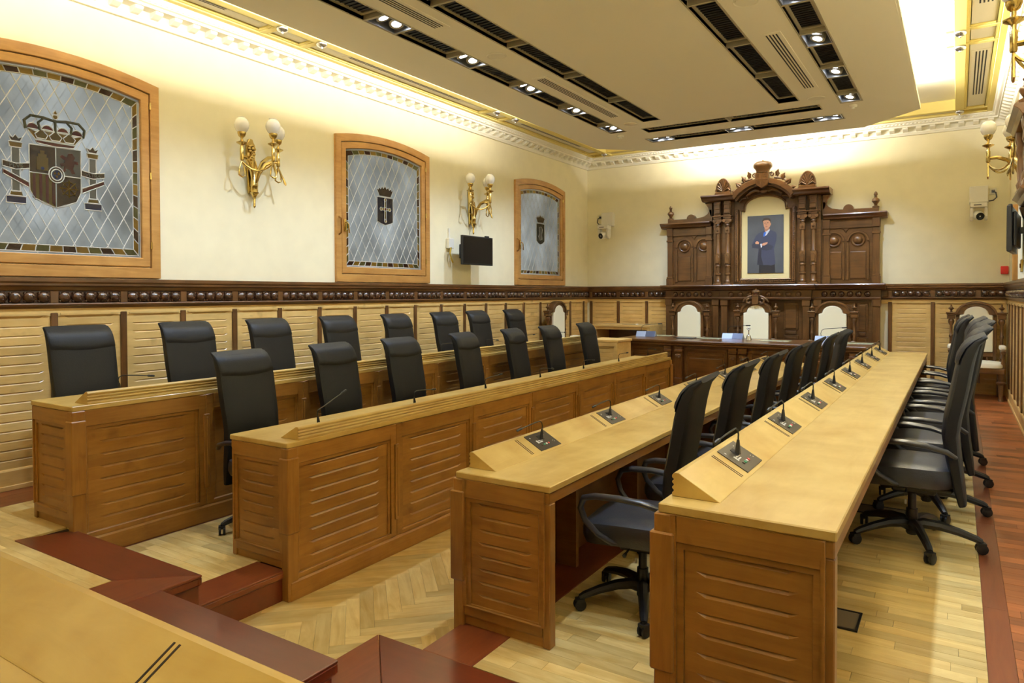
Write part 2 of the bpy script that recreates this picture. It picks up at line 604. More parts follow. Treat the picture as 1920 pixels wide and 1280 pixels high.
# near landings: the foreground strip (upper) and the corner step below it
f7 = struct(MB().box(-3.30, -2.05, WF, 1.6, 0, L2 - .012).build('floor_7', M['dark_gap']))
f7['label'] = 'near upper floor behind the front bench'
boards(f7, 'parquet', -3.30, -2.05, .3, 1.6, L2, .07, (.6, .8), 'x', 60)
f8 = struct(MB().box(-2.05, -.80, WF, 2.13, 0, L1 - .012).build('floor_8', M['dark_gap']))
f8['label'] = 'near lower landing between the two benches'
boards(f8, 'mahogany', -2.05, -.80, .3, 2.13, L1, .09, (.8, 1.0), 'x', 60)

tr = 0


def board(name, root, pts, z0, z1, mat, bev=.003):
    return MB().prism(pts, z0, z1, 'z').build(name, M[mat], root, bevel=bev)


def trim(n, label):
    o = struct(put(None, 'trim_%d' % n))
    o['label'] = label
    return o


t1 = trim(1, 'red wooden edging of the upper left floor, mitred at its corner')
board('tread', t1, [(-4.68, 1.865), (-3.585, 1.865), (-3.27, 2.15), (-4.55, 2.15)], L2 - .012, L2 + .001, 'step')
board('tread', t1, [(-3.585, 1.865), (-3.585, 1.60), (-3.27, 1.60), (-3.27, 2.15)], L2 - .012, L2 + .001, 'step_y')
MB().box(-4.55, -3.27, 2.13, 2.15, L2 - .05, L2 - .012).box(-3.29, -3.27, 1.925, 2.13, L2 - .05, L2 - .012).build('nosing', M['step'], t1, bevel=.004)
MB().box(-4.55, -3.285, 2.13, 2.138, L1, L2 - .05).box(-3.30, -3.285, 1.93, 2.13, 0, L2 - .05).build('riser', M['step'], t1)
t2 = trim(2, 'red wooden step edging beside the second left bench')
board('tread', t2, [(-3.58, 2.15), (-3.325, 2.15), (-3.325, 2.72), (-3.58, 2.72)], L1 - .012, L1 + .001, 'step_y')
MB().box(-3.345, -3.325, 2.10, 2.735, L1 - .045, L1 - .012).build('nosing', M['step_y'], t2, bevel=.004)
MB().box(-3.35, -3.337, 2.10, 2.735, 0, L1 - .045).build('riser', M['step'], t2)
t3 = trim(3, 'long red wooden landing edge in front of the near bench')
board('tread', t3, [(-3.27, 1.60), (-2.05, 1.60), (-2.05, 1.93), (-3.27, 1.93)], L2 - .012, L2 + .001, 'step')
MB().box(-3.27, -2.05, 1.91, 1.93, L2 - .05, L2 - .012).box(-2.07, -2.05, 0, 1.91, L2 - .05, L2 - .012).build('nosing', M['step'], t3, bevel=.004)
MB().box(-3.30, -2.07, 1.885, 1.905, 0, L2 - .05).box(-2.05, -2.04, WF, 1.885, L1, L2 - .05).build('riser', M['step'], t3)
t4 = trim(4, 'red wooden corner step with a mitred joint in the near centre')
board('tread', t4, [(-2.32, 1.93), (-2.001, 1.93), (-2.001, 2.12), (-2.32, 2.44)], L1 - .012, L1 + .002, 'step_y')
board('tread', t4, [(-1.998, 1.93), (-.83, 1.93), (-.83, 2.44), (-2.318, 2.44), (-1.998, 2.12)], L1 - .012, L1 + .002, 'step')
board('tread', t4, [(-2.05, 2.442), (-1.772, 2.442), (-1.772, 9.3), (-2.05, 9.3)], L1 - .012, L1 + .001, 'step_y')
MB().box(-2.30, -2.05, 1.95, 2.42, 0, L1 - .012).build('riser', M['step'], t4)

# ------------------------------------------------------------------ walls
WIN = [2.69, 6.40, 10.18]          # window centres along the left wall
HW, ZB, ZS, ZT = .80, 1.945, 3.60, 3.69   # half width, sill, spring, crown of the frames


def arch(half, zs, zt, n=10):
    """points of a segmental arch from +half to -half"""
    h = zt - zs
    r = (half * half + h * h) / (2 * h)
    a = math.asin(half / r)
    return [(r * math.sin(a - 2 * a * i / n), zt - r + r * math.cos(a - 2 * a * i / n)) for i in range(n + 1)]


b = MB()
T = .3
ops = [(y - .70, y + .70) for y in WIN]
ys = [WF] + [q for o in ops for q in o] + [WB]
for i in range(0, len(ys), 2):
    b.box(WL - T, WL, ys[i], ys[i + 1], 0, 4.6)
for y in WIN:
    b.box(WL - T, WL, y - .70, y + .70, 0, 2.08)
    b.prism([(y - .70, 4.6), (y + .70, 4.6)] + [(y + p[0], p[1]) for p in arch(.70, 3.52, 3.60)], WL - T, WL, 'x')
wall_left = struct(b.build('wall_left', M['wall']))
wall_left['label'] = 'yellow limewashed wall with the three leaded windows'
wall_back = struct(MB().box(WL, WR, WB, WB + T, 0, 4.6).build('wall_back', M['wall']))
wall_back['label'] = 'yellow limewashed wall behind the carved throne backdrop'
wall_right = struct(MB().box(WR, WR + T, WF, WB, 0, 4.6).box(.53, WR, 6.2, 9.1, 1.94, 4.12).build('wall_right', M['wall']))
wall_right['label'] = 'yellow wall beside the mahogany aisle'
wall_front = struct(MB().box(WL, WR, WF - T, WF, 0, 4.6).build('wall_front', M['wall']))
wall_front['label'] = 'yellow wall behind the viewer'


def wainscot(wall, origin, rot, length, x0, pitch, skip=(), joined=False):
    """dark rail with carved rosettes over pale boards.  local x right, front -y; x0 = first stile"""
    root = put(None, 'wainscot', wall, origin, rot)
    MB().prism([(-.075, 1.936), (-.075, 1.905), (-.065, 1.895), (-.065, 1.875), (-.05, 1.868), (-.04, 1.84), (-.03, 1.835), (0, 1.835), (0, 1.936)], 0, length, 'x').build('cap_rail', M['walnut_x'], root, bevel=.003)
    MB().box(0, length, -.022, 0, 1.735, 1.835).build('frieze_board', M['carved'], root)
    MB().prism([(-.05, 1.74), (-.055, 1.732), (-.05, 1.722), (-.036, 1.72), (-.03, 1.70), (0, 1.70), (0, 1.74)], 0, length, 'x').build('lower_rail', M['walnut_x'], root, bevel=.002)
    MB().box(0, length, -.02, 0, 1.64, 1.70).build('top_board', M['pine_x'], root)
    MB().prism([(-.03, .36), (-.03, .50), (-.022, .515), (0, .515), (0, .36)], 0, length, 'x').box(0, length, -.04, 0, .36, .395).build('base_board', M['pine_x'], root, bevel=.003)
    st = MB().box(-.026, .026, -.03, 0, .515, 1.665).mesh('stile', M['walnut_z'], .004)
    blk = MB().box(-.03, .03, -.036, 0, 1.74, 1.835).mesh('frieze_block', M['walnut_z'], .004)
    rb = MB()
    rb.rings([[(r * math.cos(2 * PI * i / 12), -y, r * math.sin(2 * PI * i / 12)) for i in range(12)] for r, y in ((.045, .0), (.046, .012), (.036, .026), (.018, .035), (.016, .031), (.004, .033))])
    for k in range(4):
        a = PI / 4 + k * PI / 2
        rb.ball((.047 * math.cos(a), -.006, .042 * math.sin(a)), .012, 6, 4)
    rb = rb.mesh('rosette', M['carved'])
    nb = 16
    h = (1.64 - .515) / nb
    xs = []
    x = x0
    while x > pitch:
        x -= pitch
    while x < length - .05:
        xs.append(x)
        x += pitch
    ed = [0.0] + xs + [length]
    for i in range(len(ed) - 1):
        a, c = ed[i], ed[i + 1]
        if i and not any(s[0] < a < s[1] for s in skip):
            put(st, 'stile', root, (a, 0, 0))
            put(blk, 'frieze_block', root, (a, 0, 0))
        w = c - a - .052
        if w < .08 or any(s[0] < (a + c) / 2 < s[1] for s in skip):
            continue
        if joined:
            b = MB()
            for k in range(nb):
                b.prism([(0, .515 + k * h), (-.014, .515 + k * h), (-.014, .5 + (k + 1) * h), (-.004, .514 + (k + 1) * h), (0, .515 + (k + 1) * h)], a + .026, c - .026, 'x')
            b.build('plank', M['pine_x'], root)['kind'] = 'stuff'
            continue
        me = plank_mesh(w, h, .014, 'pine_x')
        for k in range(nb):
            put(me, 'plank', root, (a + .026, 0, .515 + k * h))
        MB().box(a + .045, c - .045, -.028, -.02, 1.648, 1.662).build('top_bead', M['pine_x'], root)
        nr = max(1, round(w / .0975))
        for k in range(nr):
            put(rb, 'rosette', root, (a + (c - a) / 2 + (k - (nr - 1) / 2) * .0965, -.022, 1.787))
    return root


wainscot(wall_left, (WL, 1.85, 0), PI / 2, WB - 1.85, 2.655 - 1.85, .535)
wainscot(wall_left, (WL, -1.9, 0), PI / 2, 3.75, .2, .535, (), True)
wainscot(wall_back, (WL, WB, 0), 0, WR - WL, .09, .553, skip=((1.60, 4.95),))
wainscot(wall_right, (WR, WB, 0), -PI / 2, 6.0, .55, .553)

# ------------------------------------------------------------------ windows
AMB = ['amber', 'olive', 'brown', 'amber', 'olive', 'amber', 'brown']


def window(n, yc, label):
    root = struct(put(None, 'window_%d' % n, None, (WL, yc, 0), PI / 2))
    root['label'] = label

    def ring(h0, zb0, zs0, zt0, h1, zb1, zs1, zt1, y0, y1):
        b = MB()
        o, i = arch(h0, zs0, zt0), arch(h1, zs1, zt1)
        for k in range(len(o) - 1):
            b.prism([o[k], o[k + 1], i[k + 1], i[k]], y0, y1)
        b.prism([(-h0, zb0), (-h0, zs0), (-h1, zs1), (-h1, zb1)], y0, y1)
        b.prism([(h0, zb0), (h1, zb1), (h1, zs1), (h0, zs0)], y0, y1)
        b.prism([(-h0, zb0), (-h1, zb1), (h1, zb1), (h0, zb0)], y0, y1)
        return b
    ring(.825, ZB, 3.61, 3.70, .745, 2.035, 3.535, 3.615, -.035, .01).build('window_frame', M['frame_x'], root, bevel=.004)
    ring(.737, 2.043, 3.528, 3.607, .665, 2.12, 3.465, 3.54, -.03, .03).build('window_sash', M['frame_x'], root, bevel=.006)
    MB().box(-.80, .80, .032, .05, 2.0, 2.03).build('rebate', M['dark_gap'], root)
    # glazing: coloured border blocks, a clear outer strip, diamond panes
    y0, y1 = .004, .010
    gi = lambda h, zb, zs, zt: [(-h, zb), (h, zb)] + arch(h, zs, zt, 8)
    inner = gi(.605, 2.19, 3.40, 3.475)
    nb = 13
    P = []
    for a0, a1 in (((.665, .655), (.63, .62)), ):
        pass
    lead = MB()

    def strip(h0, h1, zb0, zb1, zs0, zs1, zt0, zt1, nx, nz, mats, nm):
        oa, ia = arch(h0, zs0, zt0, nx), arch(h1, zs1, zt1, nx)
        k0 = rng.randrange(5)
        for k in range(nx):
            MB().prism([oa[k], oa[k + 1], ia[k + 1], ia[k]], y0, y1).build(nm, M[mats[(k + k0) % len(mats)]], root)
            lead.tube([(oa[k][0], y0, oa[k][1]), (ia[k][0], y0, ia[k][1])], .004, 4)
        for k in range(nx):
            a, c = -h0 + 2 * h0 * k / nx, -h0 + 2 * h0 * (k + 1) / nx
            a1, c1 = a * h1 / h0, c * h1 / h0
            MB().prism([(a, zb0), (c, zb0), (c1, zb1), (a1, zb1)], y0, y1).build(nm, M[mats[(k + k0 + 2) % len(mats)]], root)
            lead.tube([(a, y0, zb0), (a1, y0, zb1)], .004, 4)
        for s in (-1, 1):
            for k in range(nz):
                f0, f1 = k / nz, (k + 1) / nz
                lo = lambda f, b_, t_: b_ + (t_ - b_) * f
                q = [(s * h0, lo(f0, zb0, zs0)), (s * h0, lo(f1, zb0, zs0)), (s * h1, lo(f1, zb1, zs1)), (s * h1, lo(f0, zb1, zs1))]
                MB().prism(q, y0, y1).build(nm, M[mats[(k + k0 + (s > 0)) % len(mats)]], root)
                lead.tube([(q[0][0], y0, q[0][1]), (q[3][0], y0, q[3][1])], .004, 4)
        for h_, zb_, zs_, zt_ in ((h0, zb0, zs0, zt0), (h1, zb1, zs1, zt1)):
            pp = [(-h_, zb_), (h_, zb_)] + arch(h_, zs_, zt_, nx) + [(-h_, zb_)]
            lead.tube([(p[0], y0, p[1]) for p in pp], .0045, 4)
    strip(.665, .650, 2.12, 2.137, 3.465, 3.450, 3.54, 3.525, 5, 7, ['pane'], 'edge_pane')
    strip(.650, .605, 2.137, 2.19, 3.450, 3.40, 3.525, 3.475, 13, 13, AMB, 'border_pane')
    dw, dh = .131, .236
    ww, zz = .605, 2.19
    dia = []
    for i in range(-11, 12):
        for j in range(-3, 14):
            cx = i * dw / 2
            cz = 2.80 + (j - 5) * dh / 2 * 1
            if (i + j) % 2:
                continue
            q = clip([(cx - dw / 2, cz), (cx, cz - dh / 2), (cx + dw / 2, cz), (cx, cz + dh / 2)], inner)
            if len(q) > 2 and area(q) > 2e-4:
                dia.append((cx, cz, q))
    for i in range(-10, 11):
        pass
    for cx, cz, q in dia:
        MB().prism([(x - cx, z - cz) for x, z in q], y0, y1).build('pane', M['pane'], root, (cx, 0, cz))
    for s in (-1, 1):                                                   # lead lines along both diagonals
        for k in range(-24, 25):
            c = 2.80 + k * dh + dh / 2
            A, B = (-2, c - s * 2 * dh / dw), (2, c + s * 2 * dh / dw)
            t0, t1 = 0.0, 1.0
            for q in range(len(inner)):
                p0, p1 = inner[q], inner[(q + 1) % len(inner)]
                sd = lambda p: (p1[0] - p0[0]) * (p[1] - p0[1]) - (p1[1] - p0[1]) * (p[0] - p0[0])
                sa, sb = sd(A), sd(B)
                if abs(sa - sb) < 1e-9:
                    continue
                t = sa / (sa - sb)
                if sb > sa:
                    t0 = max(t0, t)
                else:
                    t1 = min(t1, t)
            if t1 - t0 > .004:
                at_ = lambda t: (A[0] + (B[0] - A[0]) * t, y0 - .001, A[1] + (B[1] - A[1]) * t)
                lead.tube([at_(t0), at_(t1)], .0042, 6)
    o = lead.build('lead_came', M['lead'], root)
    o['kind'] = 'stuff'
    # brass turn handle and bronze pull on the left stile, small hinges on the right
    MB().box(-.715, -.685, -.05, -.03, 2.52, 2.66).tube([(-.70, -.05, 2.62), (-.70, -.075, 2.62), (-.685, -.08, 2.60), (-.675, -.08, 2.50)], .009, 6).build('turn_handle', M['brass'], root, bevel=.003)
    MB().tube([(-.79, -.035, 2.68), (-.79, -.07, 2.66), (-.79, -.075, 2.57), (-.79, -.07, 2.50), (-.79, -.035, 2.48)], .009, 6).build('pull_handle', M['bronze'], root)
    for z in (2.2, 2.8, 3.4):
        MB().lathe([(.008, 0), (.008, .06)], (.742, -.036, z), 8).build('hinge', M['brass'], root)
    return root


def plate(root, name, pts, mat, d=.004, holes=None, outline=True):
    """a piece of coloured glass or lead laid on the panes: front -y"""
    o = MB().prism(pts, .001 - d, .001).build(name, M[mat], root)
    if outline:
        MB().tube([(p[0], .0 - d, p[1]) for p in pts] + [(pts[0][0], -d, pts[0][1])], .0042, 4).build('lead_outline', M['lead'], o)
    return o


def circ(cx, cz, r, n=14, sx=1, a0=0, a1=2 * PI):
    full = abs(a1 - a0 - 2 * PI) < 1e-6
    return [(cx + sx * r * math.cos(a0 + (a1 - a0) * i / (n if full else n - 1)), cz + r * math.sin(a0 + (a1 - a0) * i / (n if full else n - 1))) for i in range(n)]


def text_obj(root, name, s, size, loc, rot, mat, ext=.0008):
    cu = bpy.data.curves.new(name, 'FONT')
    cu.body = s
    cu.size = size
    cu.extrude = ext
    cu.align_x = 'CENTER'
    cu.align_y = 'CENTER'
    cu.materials.append(M[mat])
    o = bpy.data.objects.new(name, cu)
    COL.objects.link(o)
    o.parent = root
    o.location = loc
    o.rotation_euler = rot
    return o


w1 = window(1, WIN[0], 'leaded window with a crowned coat of arms between two pillars')
w2 = window(2, WIN[1], 'leaded window with a crowned blue shield bearing a cross')
w3 = window(3, WIN[2], 'leaded window with a crowned grey olive shield, nearest the carved backdrop')

# coat of arms in the first window
sx, sz = .185, 2.945
shield = [(-sx, sz), (sx, sz + .01), (sx, 2.62), (.15, 2.54), (.07, 2.50), (0, 2.482), (-.07, 2.50), (-.15, 2.54), (-sx, 2.60)]
sh = plate(w1, 'shield', shield, 'gwhite')
plate(sh, 'quarter', [(-sx, sz), (0, sz + .005), (0, 2.735), (-sx, 2.735)], 'brown', .006)
plate(sh, 'quarter', [(0, sz + .005), (sx, sz + .01), (sx, 2.735), (0, 2.735)], 'gwhite', .006)
plate(sh, 'quarter', [(-sx, 2.735), (0, 2.735), (0, 2.484), (-.15, 2.54), (-sx, 2.60)], 'gyel', .006)
plate(sh, 'quarter', [(0, 2.735), (sx, 2.735), (sx, 2.62), (.15, 2.54), (0, 2.484)], 'brown', .006)
for k in range(4):
    x = -sx + .022 + k * .045
    plate(sh, 'red_pale', [(x, 2.73), (x + .02, 2.73), (x + .02, 2.53 - .012 * k), (x, 2.55 - .012 * k)], 'gred', .008, outline=False)
plate(sh, 'castle', [(-.135, 2.76), (-.055, 2.76), (-.055, 2.86), (-.065, 2.86), (-.065, 2.885), (-.08, 2.885), (-.08, 2.91), (-.11, 2.91), (-.11, 2.885), (-.125, 2.885), (-.125, 2.86), (-.135, 2.86)], 'gyel', .009, outline=False)
plate(sh, 'castle_gate', circ(-.095, 2.775, .013, 8), 'gblue', .011, outline=False)
plate(sh, 'lion', [(.05, 2.76), (.075, 2.78), (.07, 2.80), (.10, 2.79), (.12, 2.76), (.14, 2.765), (.125, 2.80), (.135, 2.84), (.165, 2.84), (.16, 2.86), (.13, 2.865), (.14, 2.89), (.12, 2.92), (.09, 2.915), (.08, 2.885), (.045, 2.90), (.03, 2.885), (.065, 2.86), (.06, 2.84), (.03, 2.83), (.04, 2.81), (.06, 2.815)], 'gred', .009, outline=False)
ch = MB()
for k in range(4):
    a = k * PI / 4
    ch.tube([(.095 + .068 * math.cos(a), -.006, 2.64 + .068 * math.sin(a)), (.095 - .068 * math.cos(a), -.006, 2.64 - .068 * math.sin(a))], .005, 4)
ch.tube([(p[0], -.006, p[1]) for p in circ(.095, 2.64, .055, 8) + [circ(.095, 2.64, .055, 8)[0]]], .004, 4)
ch.build('chain', M['gyel'], sh)
plate(sh, 'oval', circ(.003, 2.737, .062, 16, .9), 'brown', .011)
plate(sh, 'oval_field', circ(.003, 2.737, .043, 14, .9), 'gblue', .013)
for dx, dz in ((-.013, .01), (.013, .01), (0, -.014)):
    plate(sh, 'fleur', [(.003 + dx, 2.737 + dz + .016), (.003 + dx + .009, 2.737 + dz), (.003 + dx, 2.737 + dz - .012), (.003 + dx - .009, 2.737 + dz)], 'gyel', .015, outline=False)
cr = plate(w1, 'crown', [(-.14, 2.985), (.14, 2.985), (.15, 3.0), (.205, 3.07), (.14, 3.05), (.08, 3.075), (0, 3.07), (-.08, 3.075), (-.14, 3.05), (-.205, 3.07), (-.15, 3.0)], 'gyel', .006)
plate(cr, 'crown_band', [(-.13, 2.962), (0, 2.952), (.13, 2.962), (.145, 2.99), (-.145, 2.99)], 'gred', .008)
for x in (-.10, 0, .10):
    plate(cr, 'crown_leaf', [(x - .03, 3.0), (x + .03, 3.0), (x + .045, 3.03), (x, 3.075), (x - .045, 3.03)], 'gyel', .009)
for x0, x1 in ((-.205, -.11), (-.11, 0), (0, .11), (.11, .205)):
    c_ = (x0 + x1) / 2
    plate(cr, 'crown_cap', circ(c_, 3.065, .045, 8, 1, 0, PI), 'gred', .005)
ar = MB()
for s in (-1, 1):
    ar.tube([(s * .205, -.006, 3.06), (s * .215, -.006, 3.12), (s * .17, -.006, 3.165), (s * .08, -.006, 3.165), (0, -.006, 3.15)], .011, 5)
    ar.tube([(s * .11, -.006, 3.06), (s * .12, -.006, 3.12), (s * .08, -.006, 3.16), (0, -.006, 3.15)], .010, 5)
ar.tube([(0, -.006, 3.06), (0, -.006, 3.16)], .010, 5)
ar.build('crown_arch', M['olive'], cr)
plate(cr, 'orb', circ(0, 3.185, .02, 10), 'gyel', .008)
plate(cr, 'finial', [(-.008, 3.2), (.008, 3.2), (.015, 3.215), (0, 3.235), (-.015, 3.215)], 'gyel', .008)
for s in (-1, 1):
    x = s * .275
    pl = plate(w1, 'pillar', [(x - .028, 2.575), (x + .028, 2.575), (x + .028, 2.90), (x - .028, 2.90)], 'gwhite', .005)
    plate(pl, 'pillar_capital', [(x - .04, 2.905), (x + .04, 2.905), (x + .045, 2.945), (x - .045, 2.945)], 'gyel', .007)
    plate(pl, 'pillar_crown', [(x - .03, 2.95), (x + .03, 2.95), (x + .045, 2.985), (x + .02, 2.975), (x, 3.0), (x - .02, 2.975), (x - .045, 2.985)], 'brown', .007)
    plate(pl, 'pillar_base', [(x - .045, 2.545), (x + .045, 2.545), (x + .035, 2.58), (x - .035, 2.58)], 'gyel', .007)
    plate(pl, 'sea', [(x - .065, 2.49), (x + .065, 2.49), (x + .065, 2.542), (x - .065, 2.542)], 'gblue', .006)
    rbn = plate(w1, 'ribbon', [(x - .09, 2.80), (x, 2.785), (x + .09, 2.80), (x + .09, 2.76), (x, 2.74), (x - .09, 2.755)], 'brown', .011)
    plate(rbn, 'ribbon_tail', [(x - s * .085, 2.655), (x + s * .085, 2.735), (x + s * .085, 2.70), (x - s * .085, 2.615)], 'gred', .011)
    text_obj(rbn, 'lettering', 'PLVS' if s < 0 else 'VLTRA', .046 if s < 0 else .040, (x, -.0115, 2.768), (PI / 2, 0, 0), 'gwhite')
# cross shield
s2 = plate(w2, 'shield', [(-.14, 2.985), (.14, 2.985), (.14, 2.69), (.08, 2.665), (0, 2.645), (-.08, 2.665), (-.14, 2.69)], 'gnavy')
cx_ = [(-.016, 2.70), (.016, 2.70), (.016, 2.825), (.06, 2.83), (.06, 2.855), (.016, 2.86), (.016, 2.955), (-.016, 2.955), (-.016, 2.86), (-.06, 2.855), (-.06, 2.83), (-.016, 2.825)]
plate(s2, 'cross', cx_, 'gyel', .007)
for p in ((0, 2.955), (0, 2.70), (-.075, 2.842), (.075, 2.842)):
    plate(s2, 'cross_tip', circ(p[0], p[1], .022, 6), 'gyel', .009)
plate(s2, 'cross_jewel', circ(0, 2.842, .022, 8), 'gred', .010)
CROWN = [(-.10, 2.995), (.10, 2.995), (.145, 3.08), (.115, 3.075), (.105, 3.10), (.075, 3.082), (.055, 3.115), (.03, 3.09), (0, 3.127), (-.03, 3.09), (-.055, 3.115), (-.075, 3.082), (-.105, 3.10), (-.115, 3.075), (-.145, 3.08)]
plate(w2, 'crown', CROWN, 'brown')
s3 = plate(w3, 'shield', [(-.135, 2.98), (.135, 2.98), (.135, 2.69), (.07, 2.65), (0, 2.63), (-.07, 2.65), (-.135, 2.69)], 'gdark')
plate(s3, 'figure', [(-.02, 2.70), (.05, 2.72), (.03, 2.80), (.07, 2.88), (.02, 2.93), (-.05, 2.92), (-.03, 2.82), (-.07, 2.76)], 'gwhite', .006)
plate(w3, 'crown', CROWN, 'brown')

# ------------------------------------------------------------------ cornice and ceiling
CPROF = [(0, 4.13), (-.03, 4.13), (-.04, 4.15), (-.05, 4.162), (-.05, 4.226), (-.155, 4.229), (-.16, 4.25), (-.185, 4.256), (-.19, 4.272), (-.215, 4.29), (-.22, 4.305), (0, 4.305)]
MOD = MB().prism([(-.05, 4.172), (-.08, 4.178), (-.13, 4.20), (-.142, 4.212), (-.142, 4.228), (-.05, 4.228)], -.035, .035, 'x').mesh('modillion', M['white'], .003)
for n, o, r, L, off in ((5, (WL, WF, 0), PI / 2, WB - WF, .10), (6, (WL, WB, 0), 0, WR - WL, .21), (7, (WR, WB, 0), -PI / 2, WB - WF, .18)):
    root = trim(n, 'white plaster cornice with square modillions along the %s wall' % {5: 'window', 6: 'back', 7: 'aisle'}[n])
    root.location = o
    root.rotation_euler = (0, 0, r)
    MB().prism(CPROF, 0, L, 'x').build('moulding', M['white'], root)
    k = 0
    while off + k * .174 < L - .1:
        put(MOD, 'modillion', root, (off + k * .174, 0, 0))
        k += 1
    eg = MB()
    k = 0
    while .1 + k * .05 < L - .15:
        x = .1 + k * .05
        eg.add([(x - .02, -.187, 4.262), (x + .02, -.187, 4.262), (x + .02, -.195, 4.28), (x - .02, -.195, 4.28), (x, -.203, 4.268)], [(0, 1, 4), (1, 2, 4), (2, 3, 4), (3, 0, 4)])
        k += 1
    o2 = eg.build('egg_moulding', M['white'], root)
    o2['kind'] = 'stuff'

ceil = struct(MB().box(WL, WR, WF, WB, 4.46, 4.6).build('ceiling', M['white']))
ceil['label'] = 'white upper ceiling around the hanging panel'
bl, br, bb = -5.35, 0.0, 11.46
MB().box(bl - .05, bl + .05, WF, WB - .2, ZR, 4.46).build('ceiling_beam', M['yellow'], ceil, bevel=.004)
MB().box(br - .05, br + .05, WF, WB - .2, ZR, 4.46).build('ceiling_beam', M['yellow'], ceil, bevel=.004)
MB().box(bl + .05, br - .05, bb - .04, bb + .04, ZR + .01, 4.46).build('ceiling_beam', M['yellow'], ceil, bevel=.004)
MB().box(WL + .18, WL + .28, WF, WB - .18, 4.304, 4.46).build('ceiling_border', M['yellow'], ceil, bevel=.004)
MB().box(WR - .28, WR - .18, WF, WB - .18, 4.304, 4.46).build('ceiling_border', M['yellow'], ceil, bevel=.004)
MB().box(WL + .28, WR - .28, WB - .28, WB - .18, 4.304, 4.46).build('ceiling_border', M['yellow'], ceil, bevel=.004)
SY = [.75, 1.25, 4.40, 4.88, 8.0, 8.48, 11.46]
for side, bx, ex in ((-1, bl, WL + .28), (1, br, WR - .28)):
    for y in SY:
        MB().box(min(bx, ex), max(bx, ex), y - .03, y + .03, ZR + .01, 4.46).build('cross_beam', M['yellow'], ceil, bevel=.003)
        if y < 11:
            xi = bx - side * .12
            MB().box(min(bx, xi), max(bx, xi), y - .03, y + .03, ZR + .01, 4.46).build('cross_beam', M['yellow'], ceil, bevel=.003)
        MB().lathe([(.052, 0), (.056, -.012), (.050, -.026), (.036, -.038), (.02, -.044), (.014, -.046), (.012, -.056), (.001, -.058)], (bx, y, ZR), 18).build('stud', M['steel'], ceil)
    x0, x1 = min(bx, ex) + (.05 if side > 0 else 0), max(bx, ex) - (.05 if side < 0 else 0)
    ed = [WF] + SY
    for i in range(len(ed) - 1):
        a, c = ed[i] + .03, ed[i + 1] - .03
        b = MB()
        w = .03
        b.box(x0, x1, a, c, 4.335, 4.38)
        o = b.build('coffer_panel', M['coffer'], ceil)
        b = MB()
        for q in ((x0, x0 + w, a, c), (x1 - w, x1, a, c), (x0 + w, x1 - w, a, a + w), (x0 + w, x1 - w, c - w, c)):
            b.box(*q, 4.315, 4.335)
        b.build('coffer_moulding', M['yellow'], o, bevel=.008, seg=2)
MB().box(bl + .05, br - .05, bb + .04, WB - .28, 4.335, 4.38).build('coffer_panel', M['coffer'], ceil)


def vent(name, x0, x1, y0, y1, z, label, n=4, axis='y', grp='slot vents in the ceiling', mat='soffit'):
    root = thing(name, ((x0 + x1) / 2, (y0 + y1) / 2, z), 0, label, 'vent', grp)
    hx, hy = (x1 - x0) / 2, (y1 - y0) / 2
    MB().box(-hx - .03, hx + .03, -hy - .05, hy + .05, -.004, .0).build('cover', M[mat], root)
    w = 2 * hx / n
    for k in range(n):
        c = -hx + w * (k + .5)
        MB().box(c - w * .22, c + w * .22, -hy, hy, -.0055, -.0035).build('slot', M['black'], root)
    return root


lab = ['second', 'farthest', 'nearest']
for i, (a, c) in enumerate(((5.4, 7.35), (8.9, 10.8), (1.8, 3.9))):
    vent('ceiling_vent', -5.52, -5.42, a, c, 4.335, '%s slot vent in the narrow yellow framed ceiling strip along the window wall' % lab[i], grp='slot vents in the outer ceiling', mat='coffer')
for i, (a, c) in enumerate(((6.2, 7.40), (8.85, 10.75))):
    vent('ceiling_vent', .13, .25, a, c, 4.335, '%s slot vent in the yellow framed ceiling strip above the mahogany aisle' % ('nearer', 'farther')[i], grp='slot vents in the outer ceiling', mat='coffer')

# the hanging panel
OUT = [(-4.93, WF + .8), (-.44, WF + .8), (-.44, 10.35), (-1.12, 11.02), (-4.20, 11.0), (-4.93, 10.31)]
HOLES = [(-4.29, -4.06, -1.3, 9.42), (-3.63, -3.40, -1.3, 9.02), (-1.88, -1.65, -1.3, 9.07), (-1.23, -1.0, -1.3, 9.48), (-3.80, -1.48, 9.40, 9.66), (-4.0, -1.3, 10.05, 10.33)]
cut = sorted({h[0] for h in HOLES} | {h[1] for h in HOLES} | {-4.93, -.44})
b = MB()
for i in range(len(cut) - 1):
    a, c = cut[i], cut[i + 1]
    iv = sorted((h[2], h[3]) for h in HOLES if h[0] <= a + 1e-6 and h[1] >= c - 1e-6)
    y = WF + .8
    for s, e in iv + [(12, 12)]:
        q = clip([(a, y), (c, y), (c, s), (a, s)], OUT)
        if len(q) > 2 and area(q) > 1e-5:
            b.prism(q, ZP, ZP + .05, 'z')
        y = e
b.prism([(-4.45, WF + .9), (-.85, WF + .9), (-.85, 10.2), (-1.2, 10.5), (-4.1, 10.5), (-4.45, 10.2)], ZP + .16, ZP + .18, 'z')
cp = struct(b.build('ceiling_2', M['soffit']))
cp['label'] = 'hanging beige ceiling panel with cut corners and recessed light channels'
MB().prism([(OUT[1][0], OUT[1][1]), (OUT[2][0], OUT[2][1]), (OUT[2][0] + .02, OUT[2][1]), (OUT[1][0] + .02, OUT[1][1])], ZP + .002, ZP + .06, 'z').build('panel_edge', M['soffit'], cp)
MB().prism([(OUT[0][0], OUT[0][1]), (OUT[5][0], OUT[5][1]), (OUT[5][0] - .02, OUT[5][1]), (OUT[0][0] - .02, OUT[0][1])], ZP + .002, ZP + .06, 'z').build('panel_edge', M['soffit'], cp)
